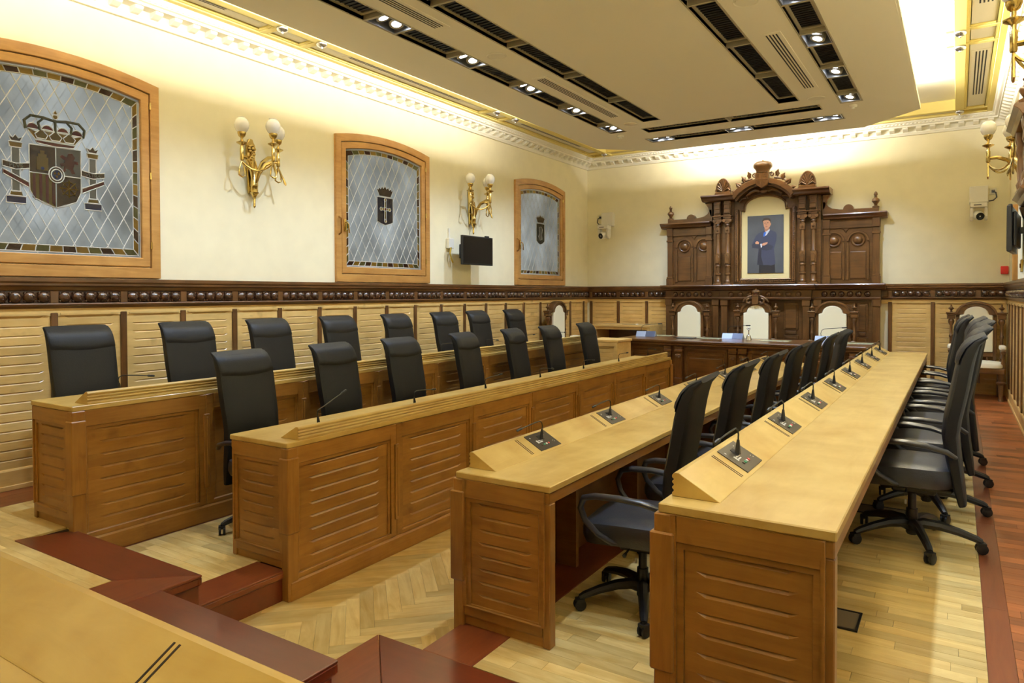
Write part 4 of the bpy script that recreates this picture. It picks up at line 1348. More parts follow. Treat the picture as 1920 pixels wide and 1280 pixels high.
# upper wings
for s in (-1, 1):
    X = lambda a, c: (min(s * a, s * c), max(s * a, s * c))
    a, c = X(.46, 1.655)
    wal('wing_wall', MB().box(a, c, -.07, 0, 1.945, 2.95))
    for q in (1.61, .92):
        b = MB().box(s * q - .045, s * q + .045, -.12, -.06, 1.945, 2.80).box(s * q - .06, s * q + .06, -.14, -.06, 1.945, 2.06).box(s * q - .055, s * q + .055, -.135, -.06, 2.06, 2.09)
        b.box(s * q - .058, s * q + .058, -.135, -.06, 2.70, 2.73).box(s * q - .052, s * q + .052, -.14, -.06, 2.80, 2.94)
        wal('wing_pilaster', b, ax='z')
    for k, xc in enumerate((1.02 + .0, 1.36)):
        xc = s * xc
        hw = .14
        fr = MB()
        for q in (-1, 1):
            fr.box(xc + q * hw - .016, xc + q * hw + .016, -.10, -.06, 2.0, 2.58)
        ar = [(xc + hw * 1.11 * math.cos(PI * i / 14), 2.60 + hw * 1.11 * math.sin(PI * i / 14)) for i in range(15)]
        ar2 = [(xc + hw * .89 * math.cos(PI * i / 14), 2.60 + hw * .89 * math.sin(PI * i / 14)) for i in range(15)]
        for i in range(14):
            fr.prism([ar[i], ar[i + 1], ar2[i + 1], ar2[i]], -.10, -.06)
        o = wal('arched_panel', fr, bev=.003)
        wal('panel_field', MB().box(xc - hw + .03, xc + hw - .03, -.085, -.06, 2.02, 2.44), o, bev=.01, seg=2)
        Tb = Matrix.Translation((xc, -.07, 2.615)) @ Matrix.Rotation(PI / 2, 4, 'X')
        MB().lathe([(.105, .0), (.105, .014), (.092, .026), (.080, .016), (.070, .016), (.064, .03), (.05, .046), (.03, .056), (.001, .06)], n=20, T=Tb).build('boss', M['walnut_x'], o)
    xm = s * 1.19
    MB().prism([(xm - .06, 2.80), (xm + .06, 2.80), (xm + .02, 2.76), (xm, 2.72), (xm - .02, 2.76)], -.09, -.06).build('carved_drop', M['walnut_x'], alt, bevel=.006)
    wal('wing_frieze', MB().box(*X(.86, 1.66), -.10, 0, 2.80, 2.93))
    wal('wing_cornice', MB().prism([(-.22, 3.02), (-.225, 3.0), (-.18, 2.97), (-.16, 2.945), (-.11, 2.93), (0, 2.93), (0, 3.02)], *X(.88, 1.76), 'x'), bev=.003)
    pts = [(s * 1.64, 3.02), (s * 1.64, 3.085), (s * 1.30, 3.085)] + [(s * (1.23 + .075 * math.cos(PI * i / 8)), 3.085 + .075 * math.sin(PI * i / 8)) for i in range(9)] + [(s * 1.10, 3.09), (s * 1.0, 3.11), (s * .94, 3.15), (s * .90, 3.22), (s * .86, 3.22), (s * .86, 3.02)]
    wal('wing_cresting', MB().prism(pts, -.14, -.04), bev=.006)
    MB().lathe([(.05, 0), (.05, .02), (.02, .035), (.026, .06), (.056, .10), (.05, .13), (.022, .15), (.018, .18), (.028, .20), (.022, .225), (.001, .25)], (s * 1.60, -.10, 3.085), 14).build('finial', M['walnut_z'], alt)
    # twin columns
    for q in (.585, .745):
        x = s * q
        yq = -.19
        b = MB()
        b.lathe([(.06, 1.945), (.06, 1.97), (.05, 1.98), (.055, 2.0), (.04, 2.02), (.04, 2.10), (.05, 2.11), (.05, 2.13), (.036, 2.14), (.036, 2.24), (.048, 2.25), (.048, 2.27), (.04, 2.28)], (x, yq, 0), 14)
        b.lathe([(.047, 2.46), (.047, 2.48), (.036, 2.50), (.033, 2.72), (.031, 2.92), (.042, 2.93), (.042, 2.95), (.034, 2.96)], (x, yq, 0), 14)
        o = b.build('column', M['walnut_z'], alt)
        wal('carved_block', MB().box(x - .045, x + .045, yq - .045, yq + .045, 2.28, 2.46).prism([(x - .03, 2.30), (x + .03, 2.30), (x + .035, 2.40), (x, 2.45), (x - .035, 2.40)], yq - .06, yq - .04), o, bev=.006)
        wal('ring_block', MB().box(x - .038, x + .038, yq - .042, yq + .04, 2.80, 2.90).ball((x, yq - .045, 2.85), .018, 8, 5), o, bev=.004)
        cpt = MB().box(x - .065, x + .065, yq - .06, yq + .07, 3.045, 3.075)
        for e in (-1, 1):
            cpt.rings([[(x + e * .048 + .03 * math.cos(2 * PI * i / 12), yy, 3.01 + .03 * math.sin(2 * PI * i / 12)) for i in range(12)] for yy in (yq - .062, yq + .05)])
        cpt.box(x - .04, x + .04, yq - .05, yq + .05, 2.96, 3.045)
        wal('capital', cpt, o, bev=.003)
        br_ = MB().box(x - .055, x + .055, yq - .05, yq + .1, 3.09, 3.33).box(x - .045, x + .045, yq - .075, yq, 3.12, 3.30)
        for zz in (3.29, 3.22, 3.15):
            br_.box(x - .05, x + .05, yq - .09, yq - .05, zz - .02, zz)
        wal('bracket', br_, o, bev=.004)
        wal('column_base', MB().box(x - .07, x + .07, -.26, 0, 1.945, 2.0) if False else MB().box(x - .065, x + .065, yq - .065, yq + .065, 1.94, 1.965), o, bev=.004)
    wal('column_backing', MB().box(*X(.50, .84), -.13, 0, 1.945, 3.36))
    wal('impost_band', MB().box(*X(.50, .83), -.27, 0, 3.075, 3.092))
    wal('centre_cornice', MB().prism([(-.38, 3.43), (-.385, 3.405), (-.34, 3.38), (-.31, 3.35), (-.27, 3.335), (0, 3.335), (0, 3.43)], *X(.46, .99), 'x'), bev=.003)
    MB().prism([(s * .86, 3.335), (s * .99, 3.335), (s * .93, 3.25), (s * .90, 3.12), (s * .86, 3.08)], -.14, -.06).build('side_scroll', M['walnut_z'], alt, bevel=.008)
    # shell ornament on a plinth
    xs_ = s * .655
    b = MB().prism([(xs_ - .14, 3.43), (xs_ + .14, 3.43), (xs_ + .12, 3.49), (xs_ - .12, 3.49)], -.26, -.14)
    o = wal('shell_plinth', b, bev=.006)
    b = MB()
    b.prism([(xs_ + .115 * math.cos(PI * i / 14), 3.49 + .21 * math.sin(PI * i / 14)) for i in range(15)], -.22, -.16)
    for k in range(9):
        a = PI * (k + .5) / 9
        b.tube([(xs_ + .02 * math.cos(a), -.225, 3.51 + .03 * math.sin(a)), (xs_ + .10 * math.cos(a), -.23, 3.50 + .18 * math.sin(a))], [.006, .013], 6)
    b.tube([(xs_ + .118 * math.cos(PI * i / 14), -.21, 3.49 + .215 * math.sin(PI * i / 14)) for i in range(15)], .014, 6)
    for e in (-1, 1):
        b.tube([(xs_ + e * .02, -.24, 3.50), (xs_ + e * .08, -.245, 3.54), (xs_ + e * .12, -.24, 3.51), (xs_ + e * .10, -.24, 3.49)], .014, 6)
    b.build('shell', M['walnut_x'], o)
    # leaves and scrolls beside the crest
    b = MB()
    b.tube([(s * (.17 + .055 * (1 - t / 14) * math.cos(t * .75)), -.30, 3.565 + .055 * (1 - t / 14) * math.sin(t * .75)) for t in range(13)], [.02] * 10 + [.016, .012, .008], 7)
    b.ball((s * .17, -.31, 3.565), .02, 8, 5)
    b.tube([(s * (.135 + .042 * (1 - t / 13) * math.cos(PI - t * .75)), -.28, 3.70 + .042 * (1 - t / 13) * math.sin(PI - t * .75)) for t in range(12)], .012, 6)
    b.build('scroll', M['walnut_x'], alt)
    lf = MB()
    for k in range(7):
        bx_, bz_ = s * (.19 + .033 * k), 3.665 - .018 * k - .0026 * k * k
        an = 1.25 - .17 * k + (.5 if k % 2 else -.1)
        dx, dz = s * math.cos(an), math.sin(an)
        L = .125
        lf.add([(bx_, -.27, bz_), (bx_ + dx * L * .5 - dz * .034, -.275, bz_ + dz * L * .5 + dx * .034), (bx_ + dx * L, -.29, bz_ + dz * L), (bx_ + dx * L * .5 + dz * .034, -.275, bz_ + dz * L * .5 - dx * .034), (bx_ + dx * L * .5, -.30, bz_ + dz * L * .5), (bx_ + dx * L * .5, -.24, bz_ + dz * L * .5)],
               [(0, 1, 4), (1, 2, 4), (2, 3, 4), (3, 0, 4), (1, 0, 5), (2, 1, 5), (3, 2, 5), (0, 3, 5)])
    lf.tube([(s * .17, -.26, 3.65), (s * .28, -.26, 3.63), (s * .40, -.26, 3.56)], [.022, .02, .008], 6)
    lf.build('carved_leaves', M['walnut_x'], alt)

# centre arch, frame and board
b = MB()
oa = arch(.50, 3.40, 3.645, 18)
ia = arch(.44, 3.335, 3.565, 18)
for i in range(18):
    b.prism([oa[i], oa[i + 1], ia[i + 1], ia[i]], -.36, 0)
wal('arch_cornice', b, bev=.003)
b = MB()
oa2 = arch(.455, 3.345, 3.575, 18)
ia2 = arch(.42, 3.30, 3.53, 18)
for i in range(18):
    b.prism([oa2[i], oa2[i + 1], ia2[i + 1], ia2[i]], -.30, 0)
wal('arch_moulding', b, bev=.003)
hole = [(-.395, 2.03), (-.395, 3.16), (-.325, 3.16)] + [(-.325 + .0, 3.20)] + [(-.325 * math.cos(PI * i / 16), 3.22 + .175 * math.sin(PI * i / 16)) for i in range(17)] + [(.325, 3.20), (.325, 3.16), (.395, 3.16), (.395, 2.03)]
wal('centre_board', MB().box(-.52, .52, -.11, 0, 1.945, 3.36).prism([(-.5, 3.36)] + arch(.46, 3.37, 3.58, 14)[::-1] + [(.5, 3.36)], -.11, 0))
mb = MB().prism(hole, -.116, -.108)
mount = mb.build('mount_board', M['creamboard'], alt)
fr = MB()
edge = hole
fr.tube([(p[0], -.125, p[1]) for p in edge] + [(edge[0][0], -.125, edge[0][1])], .022, 6)
wal('inner_moulding', fr, bev=0)
wal('frame_side', MB().box(-.475, -.42, -.17, -.10, 1.97, 3.19).box(.42, .475, -.17, -.10, 1.97, 3.19).box(-.475, .475, -.17, -.10, 1.955, 2.0), ax='z', bev=.008)
bd = MB().ball((0, 0, 0), .013, 6, 4).mesh('bead', M['walnut_x'])
bb_ = MB()
for k in range(38):
    for s in (-1, 1):
        bb_.ball((s * .447, -.172, 2.03 + k * .0302), .013, 6, 4)
for k in range(32):
    bb_.ball((-.46 + k * .0297, -.172, 2.0), .015, 6, 4)
o = bb_.build('bead_moulding', M['walnut_x'], alt)
# carved spandrel under the arch
b = MB()
for s in (-1, 1):
    b.tube([(s * .06, -.22, 3.45), (s * .13, -.22, 3.475), (s * .21, -.21, 3.45), (s * .27, -.2, 3.40), (s * .25, -.2, 3.36)], [.022, .026, .026, .022, .012], 7)
    b.tube([(s * .28, -.2, 3.36), (s * .36, -.19, 3.36), (s * .40, -.19, 3.31)], [.012, .02, .01], 7)
b.ball((0, -.24, 3.45), .04, 10, 6, (1.5, .6, .8))
b.build('carved_foliage', M['walnut_x'], alt)
# crest and crown
b = MB().prism([(-.105, 3.735), (.105, 3.735), (.105, 3.58), (.085, 3.53), (0, 3.475), (-.085, 3.53), (-.105, 3.58)], -.38, -.26)
cs = b.build('crest_shield', M['walnut_z'], alt, bevel=.01)
b = MB().box(-.004, .004, -.388, -.378, 3.50, 3.725).box(-.10, .10, -.388, -.378, 3.615, 3.623)
for x, z in ((-.05, 3.67), (.05, 3.67), (-.05, 3.565), (.05, 3.565)):
    b.box(x - .025, x + .025, -.386, -.378, z - .02, z - .012).box(x - .02, x - .008, -.388, -.378, z - .02, z + .03).box(x + .006, x + .018, -.388, -.378, z - .02, z + .03).box(x - .018, x + .018, -.387, -.378, z + .022, z + .032)
b.build('crest_relief', M['walnut_z'], cs, bevel=.003)
MB().lathe([(.10, 0), (.105, .03), (.115, .05), (.145, .085), (.15, .115), (.14, .145), (.11, .17), (.06, .18), (.02, .182), (.012, .20), (.001, .205)], (0, -.30, 3.735), 20).build('crest_crown', M['walnut_x'], alt)

# portrait: a flat printed panel pinned to the board
pw, pz0, pz1 = .565, 2.13, 3.067
por = thing('portrait', (AX + .003, WB - .120, pz0), 0, 'framed-in portrait print of a man in a dark blue suit with folded arms', 'portrait')
MB().box(-pw / 2, pw / 2, -.008, 0, 0, pz1 - pz0).build('board', plain('portrait ground', lin(76, 80, 86), .45, var=.45, bscale=3), por)
FIG = [
    ('trousers', lin(38, 37, 42), [(328, 1120), (332, 1030), (488, 1030), (492, 1120)]),
    ('jacket', lin(58, 62, 84), [(310, 1035), (325, 870), (262, 862), (258, 830), (300, 740), (330, 715), (385, 690), (440, 685), (495, 712), (506, 740), (500, 800), (478, 880), (495, 1030), (450, 1045), (420, 1040)]),
    ('jacket_shade', lin(40, 42, 56), [(312, 1034), (328, 872), (355, 880), (352, 950), (375, 1040), (340, 1038)]),
    ('sleeve', lin(46, 49, 66), [(262, 862), (258, 830), (298, 800), (360, 822), (430, 832), (470, 850), (460, 885), (400, 895), (330, 872)]),
    ('shirt', lin(214, 216, 222), [(375, 752), (392, 706), (436, 676), (438, 692), (405, 740)]),
    ('tie', lin(58, 110, 206), [(374, 752), (376, 715), (390, 705), (402, 712), (390, 745)]),
    ('neck', lin(170, 120, 92), [(388, 705), (384, 660), (432, 650), (434, 680), (405, 700)]),
    ('face', lin(206, 152, 118), [(370, 600), (378, 582), (420, 576), (442, 590), (445, 625), (438, 655), (412, 678), (392, 674), (378, 650)]),
    ('ear', lin(196, 138, 106), [(440, 620), (450, 618), (450, 638), (441, 645)]),
    ('hair', lin(62, 46, 38), [(364, 612), (362, 590), (376, 570), (412, 564), (440, 576), (446, 600), (444, 622), (438, 600), (420, 588), (385, 590), (372, 596)]),
    ('eye', lin(60, 44, 38), [(384, 616), (396, 614), (396, 619), (384, 621)]),
    ('eye', lin(60, 44, 38), [(410, 613), (424, 613), (424, 618), (410, 618)]),
    ('nose', lin(184, 126, 96), [(398, 620), (404, 620), (406, 640), (396, 641)]),
    ('mouth', lin(160, 92, 80), [(390, 653), (416, 651), (412, 658), (394, 659)]),
    ('hand', lin(204, 148, 116), [(292, 808), (310, 795), (330, 806), (328, 826), (296, 824)]),
    ('hand', lin(204, 148, 116), [(358, 828), (372, 818), (418, 808), (412, 828), (385, 842), (362, 842)]),
    ('cuff', lin(206, 208, 214), [(342, 824), (358, 822), (362, 856), (350, 864)]),
]
for k, (nm, col, pts) in enumerate(FIG):
    q = [((x - 213) / 359 * pw - pw / 2, (1120 - y) / 580 * (pz1 - pz0)) for x, y in pts]
    MB().prism(q, -.0085 - .0003 * k, -.006).build('printed_' + nm, plain('print ' + nm + str(k), col, .45), por)
for x in (-1, 1):
    for z in (.02, .917):
        MB().ball((x * (pw / 2 - .02), -.010, z), .006, 8, 4).build('pin', M['plastic'], por)


# ------------------------------------------------------------------ thrones
def throne(loc, rot, label, crest=False):
    root = thing('throne_armchair', loc, rot, label, 'throne chair', 'carved armchairs with cream upholstery')
    leg = [(.034, 0), (.026, .03), (.022, .05), (.034, .20), (.036, .22), (.055, .235), (.055, .25), (.034, .265), (.042, .33), (.042, .42)]
    for x in (-.27, .27):
        MB().lathe(leg, (x, -.24, 0), 12).build('leg', M['walnut_z'], root)
        MB().box(x - .028, x + .028, .20, .256, 0, .42).build('leg', M['walnut_z'], root, bevel=.006)
    MB().box(-.31, .31, -.285, .26, .36, .43).build('seat_rail', M['walnut_x'], root, bevel=.01)
    R = []
    for z, g in ((.43, .93), (.44, 1.0), (.475, 1.0), (.498, .94), (.508, .7)):
        R.append([(x, y, z) for x, y in sup(0, -.04, .30 * g, .26 * g, 24, 5)])
    MB().rings(R).build('seat_cushion', M['cream'], root)
    for s in (-1, 1):
        x = s * .295
        MB().lathe([(.03, .43), (.03, .50), (.02, .51), (.032, .53), (.022, .56), (.018, .80), (.026, .82), (.026, .84), (.018, .85), (.018, .98), (.03, 1.0), (.04, 1.03), (.036, 1.06), (.024, 1.07)], (x, .235, 0), 12).build('back_post', M['walnut_z'], root)
        b = MB().box(x - .05, x + .05, .19, .28, 1.07, 1.12).box(x - .065, x + .065, .175, .29, 1.145, 1.165).box(x - .055, x + .055, .185, .285, 1.12, 1.145)
        o = b.build('post_cap', M['walnut_x'], root, bevel=.006)
        MB().lathe([(.018, 0), (.012, .02), (.012, .03), (.036, .05), (.036, .058), (.014, .075), (.009, .09), (.013, .10), (.001, .115)], (x, .235, 1.165), 12).build('finial', M['walnut_z'], o)
        MB().lathe([(.026, .43), (.018, .46), (.028, .50), (.018, .54), (.024, .62), (.03, .64)], (x, -.20, 0), 12).build('arm_support', M['walnut_z'], root)
        MB().tube([(x, -.27, .645), (x, -.22, .66), (x, .0, .662), (x, .20, .66)], [.03, .036, .030, .026], 10, flat=.8).build('arm_rail', M['walnut_y'], root)
        R = [[(x + a * g, -.03 + c * g2, z) for a, c in sup(0, 0, .042, .16, 16, 4)] for z, g, g2 in ((.68, .95, .97), (.70, 1, 1), (.722, .85, .93), (.73, .4, .6))]
        MB().rings(R).build('arm_pad', M['cream'], root)
        MB().box(s * .215 - .02 if s > 0 else -.235, s * .215 + .02 if s > 0 else -.195, .205, .262, .43, 1.10).build('back_stile', M['walnut_z'], root, bevel=.004)
    MB().box(-.20, .20, .21, .255, .55, .615).build('back_rail', M['walnut_x'], root, bevel=.006)
    MB().box(-.20, .20, .21, .255, .45, .48).build('back_rail', M['walnut_x'], root, bevel=.006)
    for k in range(4):
        MB().lathe([(.014, .48), (.022, .515), (.014, .55)], (-.135 + .09 * k, .232, 0), 10).build('back_spindle', M['walnut_z'], root)
    hb = [(-.195, .62), (.195, .62), (.195, 1.125), (.15, 1.135)] + [(.14 * math.cos(PI * i / 12), 1.145 + .105 * math.sin(PI * i / 12)) for i in range(13)] + [(-.15, 1.135), (-.195, 1.125)]
    MB().prism(hb, .175, .25).build('back_cushion', M['cream'], root, bevel=.018, seg=2)
    MB().prism([(-.24, .615), (.24, .615), (.24, 1.14), (-.24, 1.14)], .235, .262).build('back_panel', M['walnut_x'], root)
    b = MB()
    for k in range(14):
        a0, a1 = PI * k / 14, PI * (k + 1) / 14
        f = lambda a, r, h: (r * math.cos(a), 1.135 + h * math.sin(a))
        b.prism([f(a0, .235, .175), f(a1, .235, .175), f(a1, .15, .112), f(a0, .15, .112)], .18, .27)
        b.prism([f(a0, .245, .185), f(a1, .245, .185), f(a1, .215, .16), f(a0, .215, .16)], .16, .275)
    b.build('crest_arch', M['walnut_x'], root, bevel=.003)
    if crest:
        b = MB().box(-.05, .05, .13, .26, 1.27, 1.40).box(-.058, .058, .125, .265, 1.40, 1.415)
        for s in (-1, 1):
            b.tube([(s * .09, .15, 1.36), (s * .13, .15, 1.34), (s * .13, .15, 1.29), (s * .09, .15, 1.28), (s * .075, .15, 1.31)], .02, 7)
            b.tube([(s * .06, .16, 1.40), (s * .10, .16, 1.385), (s * .17, .16, 1.34), (s * .20, .16, 1.30)], [.012, .024, .022, .01], 7)
        o = b.build('crest_block', M['walnut_x'], root, bevel=.004)
        MB().lathe([(.045, 0), (.05, .02), (.07, .045), (.066, .065), (.04, .08), (.01, .085), (.008, .1), (.001, .105)], (0, .20, 1.415), 14).build('crown', M['walnut_x'], o)
    return root


throne((-3.82, 11.33, L2), 0, 'carved cream armchair at the window side end of the table')
throne((-2.725, 11.33, L2), 0, 'carved cream armchair with a crowned crest under the portrait', True)
throne((-1.60, 11.33, L2), 0, 'carved cream armchair at the aisle side end of the table')
throne((.215, 11.48, L2), 0, 'carved cream armchair in the corner at the end of the mahogany aisle')
throne((-5.50, 10.38, L2), PI / 2, 'carved cream armchair against the window wall under the last window')

# ------------------------------------------------------------------ presidential table
tab = thing('presidential_table', (-2.70, 10.4, L2), 0, 'long dark polished wooden table with carved pilasters before the thrones', 'table')
TOPP = [(-1.81, -.27), (-.88, -.44), (1.72, -.50), (1.80, -.34), (1.80, .56), (-1.81, .62)]
H = .752
MB().prism(TOPP, H - .045, H, 'z').build('tabletop', M['walnut_x'], tab, bevel=.018, seg=3)
MB().prism([(x * .985, y * .985 + .004) for x, y in TOPP], H - .075, H - .045, 'z').build('top_moulding', M['walnut_x'], tab, bevel=.008)
fy = -.38
BODY = [(-1.74, -.19), (-.86, -.36), (1.66, -.42), (1.72, -.28), (1.72, -.05), (-1.74, .02)]
MB().prism(BODY, .10, H - .075, 'z').build('body', M['walnut_x'], tab, bevel=.004)
MB().prism([(x * 1.012, y * 1.03 - .006) for x, y in BODY], 0, .11, 'z').build('plinth', M['walnut_x'], tab, bevel=.008)
fyx = lambda x: (-.36 - (x + .86) * .06 / 2.52) if x > -.86 else (-.19 - (x + 1.74) * .17 / .88)
for x in (-1.68, -.94, -.77, .02, .16, 1.02, 1.18, 1.58):
    y = fyx(x)
    b = MB().box(x - .05, x + .05, y - .05, y + .02, .11, .58).box(x - .062, x + .062, y - .065, y + .02, .585, .62).box(x - .058, x + .058, y - .058, y + .02, .62, .665).box(x - .06, x + .06, y - .062, y + .02, .11, .20)
    o = b.build('pilaster', M['walnut_z'], tab, bevel=.005)
    b = MB()
    for k in range(5):
        a = PI + PI * (k + .5) / 5
        b.tube([(x, y - .055, .55), (x + .042 * math.cos(a), y - .062, .545 + .045 * math.sin(a))], [.007, .012], 6)
    b.box(x - .042, x + .042, y - .062, y - .045, .545, .56)
    b.build('shell_carving', M['walnut_z'], o)
for x0, x1 in ((-1.60, -1.02), (-.69, -.06), (.24, .94), (1.25, 1.52)):
    xm = (x0 + x1) / 2
    y = fyx(xm)
    sl_ = (fyx(x1) - fyx(x0)) / (x1 - x0)
    T = Matrix.Translation((xm, y, 0)) @ Matrix.Rotation(math.atan(sl_), 4, 'Z')
    w = (x1 - x0) / 2
    b = MB()
    for q in ((-w, w, .60, .64), (-w, w, .15, .19), (-w, -w + .04, .19, .60), (w - .04, w, .19, .60)):
        b.box(q[0], q[1], -.02, .02, q[2], q[3], T)
    o = b.build('front_panel', M['walnut_x'], tab, bevel=.006)
    MB().box(-w + .07, w - .07, -.014, .02, .22, .50, T).build('raised_field', M['walnut_x'], o, bevel=.010, seg=2)
    MB().box(-w + .05, w - .05, -.012, .02, .53, .575, T).build('raised_field', M['walnut_x'], o, bevel=.006)


def table_console(x, y, rot, label):
    root = thing('table_microphone', (x, y, L2 + H), rot, label, 'microphone', 'microphone consoles on the presidential table')
    b = MB()
    b.prism([(-.075, 0), (.075, 0), (.055, .02), (.0, .085), (-.012, .085)], -.155, .155, 'x')
    b.build('console', M['console'], root, bevel=.003)
    MB().prism([(-.0765, .002), (-.013, .086), (-.012, .0855), (-.0745, .002)], .0, .152, 'x').build('dark_face', M['console2'], root)
    MB().box(.02, .07, -.03, -.027, .07, .078, Matrix.Rotation(-.6, 4, 'X') @ Matrix.Translation((0, -.022, -.008))).build('display', M['print'], root)
    p = [(-.075, -.01, .08), (-.08, -.01, .12), (-.065, -.012, .165), (-.03, -.015, .185), (.08, -.02, .195), (.19, -.025, .205)]
    MB().tube(p, .004, 6).build('gooseneck', M['plastic'], root)
    MB().tube([p[-1], (.20, -.025, .206), (.26, -.028, .210), (.265, -.028, .21)], [.004, .009, .009, .004], 8).build('microphone', M['plastic'], root)


table_console(-4.235, 10.66, .12, 'silver console with gooseneck microphone at the window side end of the dark table')
table_console(-2.87, 10.72, .0, 'silver console with gooseneck microphone beside the silver bell')
table_console(-1.55, 10.66, .0, 'silver console with gooseneck microphone on the table, partly hidden by chairs')
bell = thing('hand_bell', (-2.61, 10.60, L2 + H), 0, 'small silver hand bell with ornate handle on the dark table', 'bell')
MB().lathe([(.046, 0), (.044, .006), (.034, .035), (.028, .06), (.02, .072), (.006, .078)], n=18).build('bell_body', M['steel'], bell)
MB().lathe([(.006, .078), (.010, .09), (.006, .10), (.009, .12), (.006, .135), (.014, .15), (.008, .158)], n=10).ball((-.018, 0, .165), .011, 8, 5).ball((.018, 0, .165), .011, 8, 5).ball((0, 0, .178), .012, 8, 5).build('handle', M['steel'], bell)
fo = thing('leather_folder', (-3.52, 10.50, L2 + H), .06, 'flat black folder on the dark table before the window side throne', 'folder')
MB().box(-.13, .13, -.10, .10, 0, .012).build('cover', M['plastic'], fo, bevel=.003)
MB().box(-.20, -.13, -.012, .012, .002, .008).box(.13, .22, -.012, .012, .002, .008).build('strap', M['plastic'], fo)
for k, (x, y, l) in enumerate(((-3.22, 10.64, 'between the black folder and the middle console'), (-2.22, 10.56, 'right beside the silver bell'), (-1.16, 10.56, 'at the aisle end of the dark table'), (-4.12, 10.98, 'behind the window side console'))):
    tag(MB().box(-.2, .2, -.14, .14, 0, .004).build('desk_pad', M['mat'], None, (x, y, L2 + H), 0, bevel=.001), 'flat pale green desk pad %s' % l, 'desk pad', 'desk pads on the presidential table')

# ------------------------------------------------------------------ small oak tables on the left
st = thing('side_table', (-4.96, 11.58, L2), 0, 'pale oak open table against the back wall left of the backdrop', 'table')
MB().box(-.54, .54, -.30, .32, .86, .90).build('tabletop', M['pine_x'], st, bevel=.004)
MB().box(-.54, -.48, -.29, .31, 0, .86).build('side', M['pine_z'], st, bevel=.003)
p = MB().box(.48, .54, -.29, .31, 0, .86).build('side', M['pine_z'], st, bevel=.003)
MB().box(-.48, .48, .28, .30, .05, .86).build('back_board', M['walnut_x'], st)
MB().box(-.48, .48, -.28, -.26, .815, .86).build('apron', M['pine_x'], st)
pe = thing('pen_tray', (-4.86, 11.42, L2 + .90), .05, 'thin silver strip lying on the pale oak table against the back wall', 'pen tray')
MB().box(-.12, .12, -.015, .015, 0, .012).build('tray', M['steel'], pe, bevel=.002)
MB().box(.13, .17, -.012, .012, 0, .018).build('clip', M['camwhite'], pe)
d2 = thing('clerk_desk', (-4.42, 9.86, L2), 0, 'small pale oak boarded desk beside the dark table', 'desk')
MB().box(-.27, .235, -.42, .10, .725, .76).build('worktop', M['pine_x'], d2, bevel=.004)
MB().box(-.26, .22, -.39, .08, 0, .725).build('carcass', M['pine_x'], d2)
planked(d2, 'front_panel', (-.26, -.39, 0), 0, .48, .06, .72, 8, (.03, .05, .06, .03), 'pine')

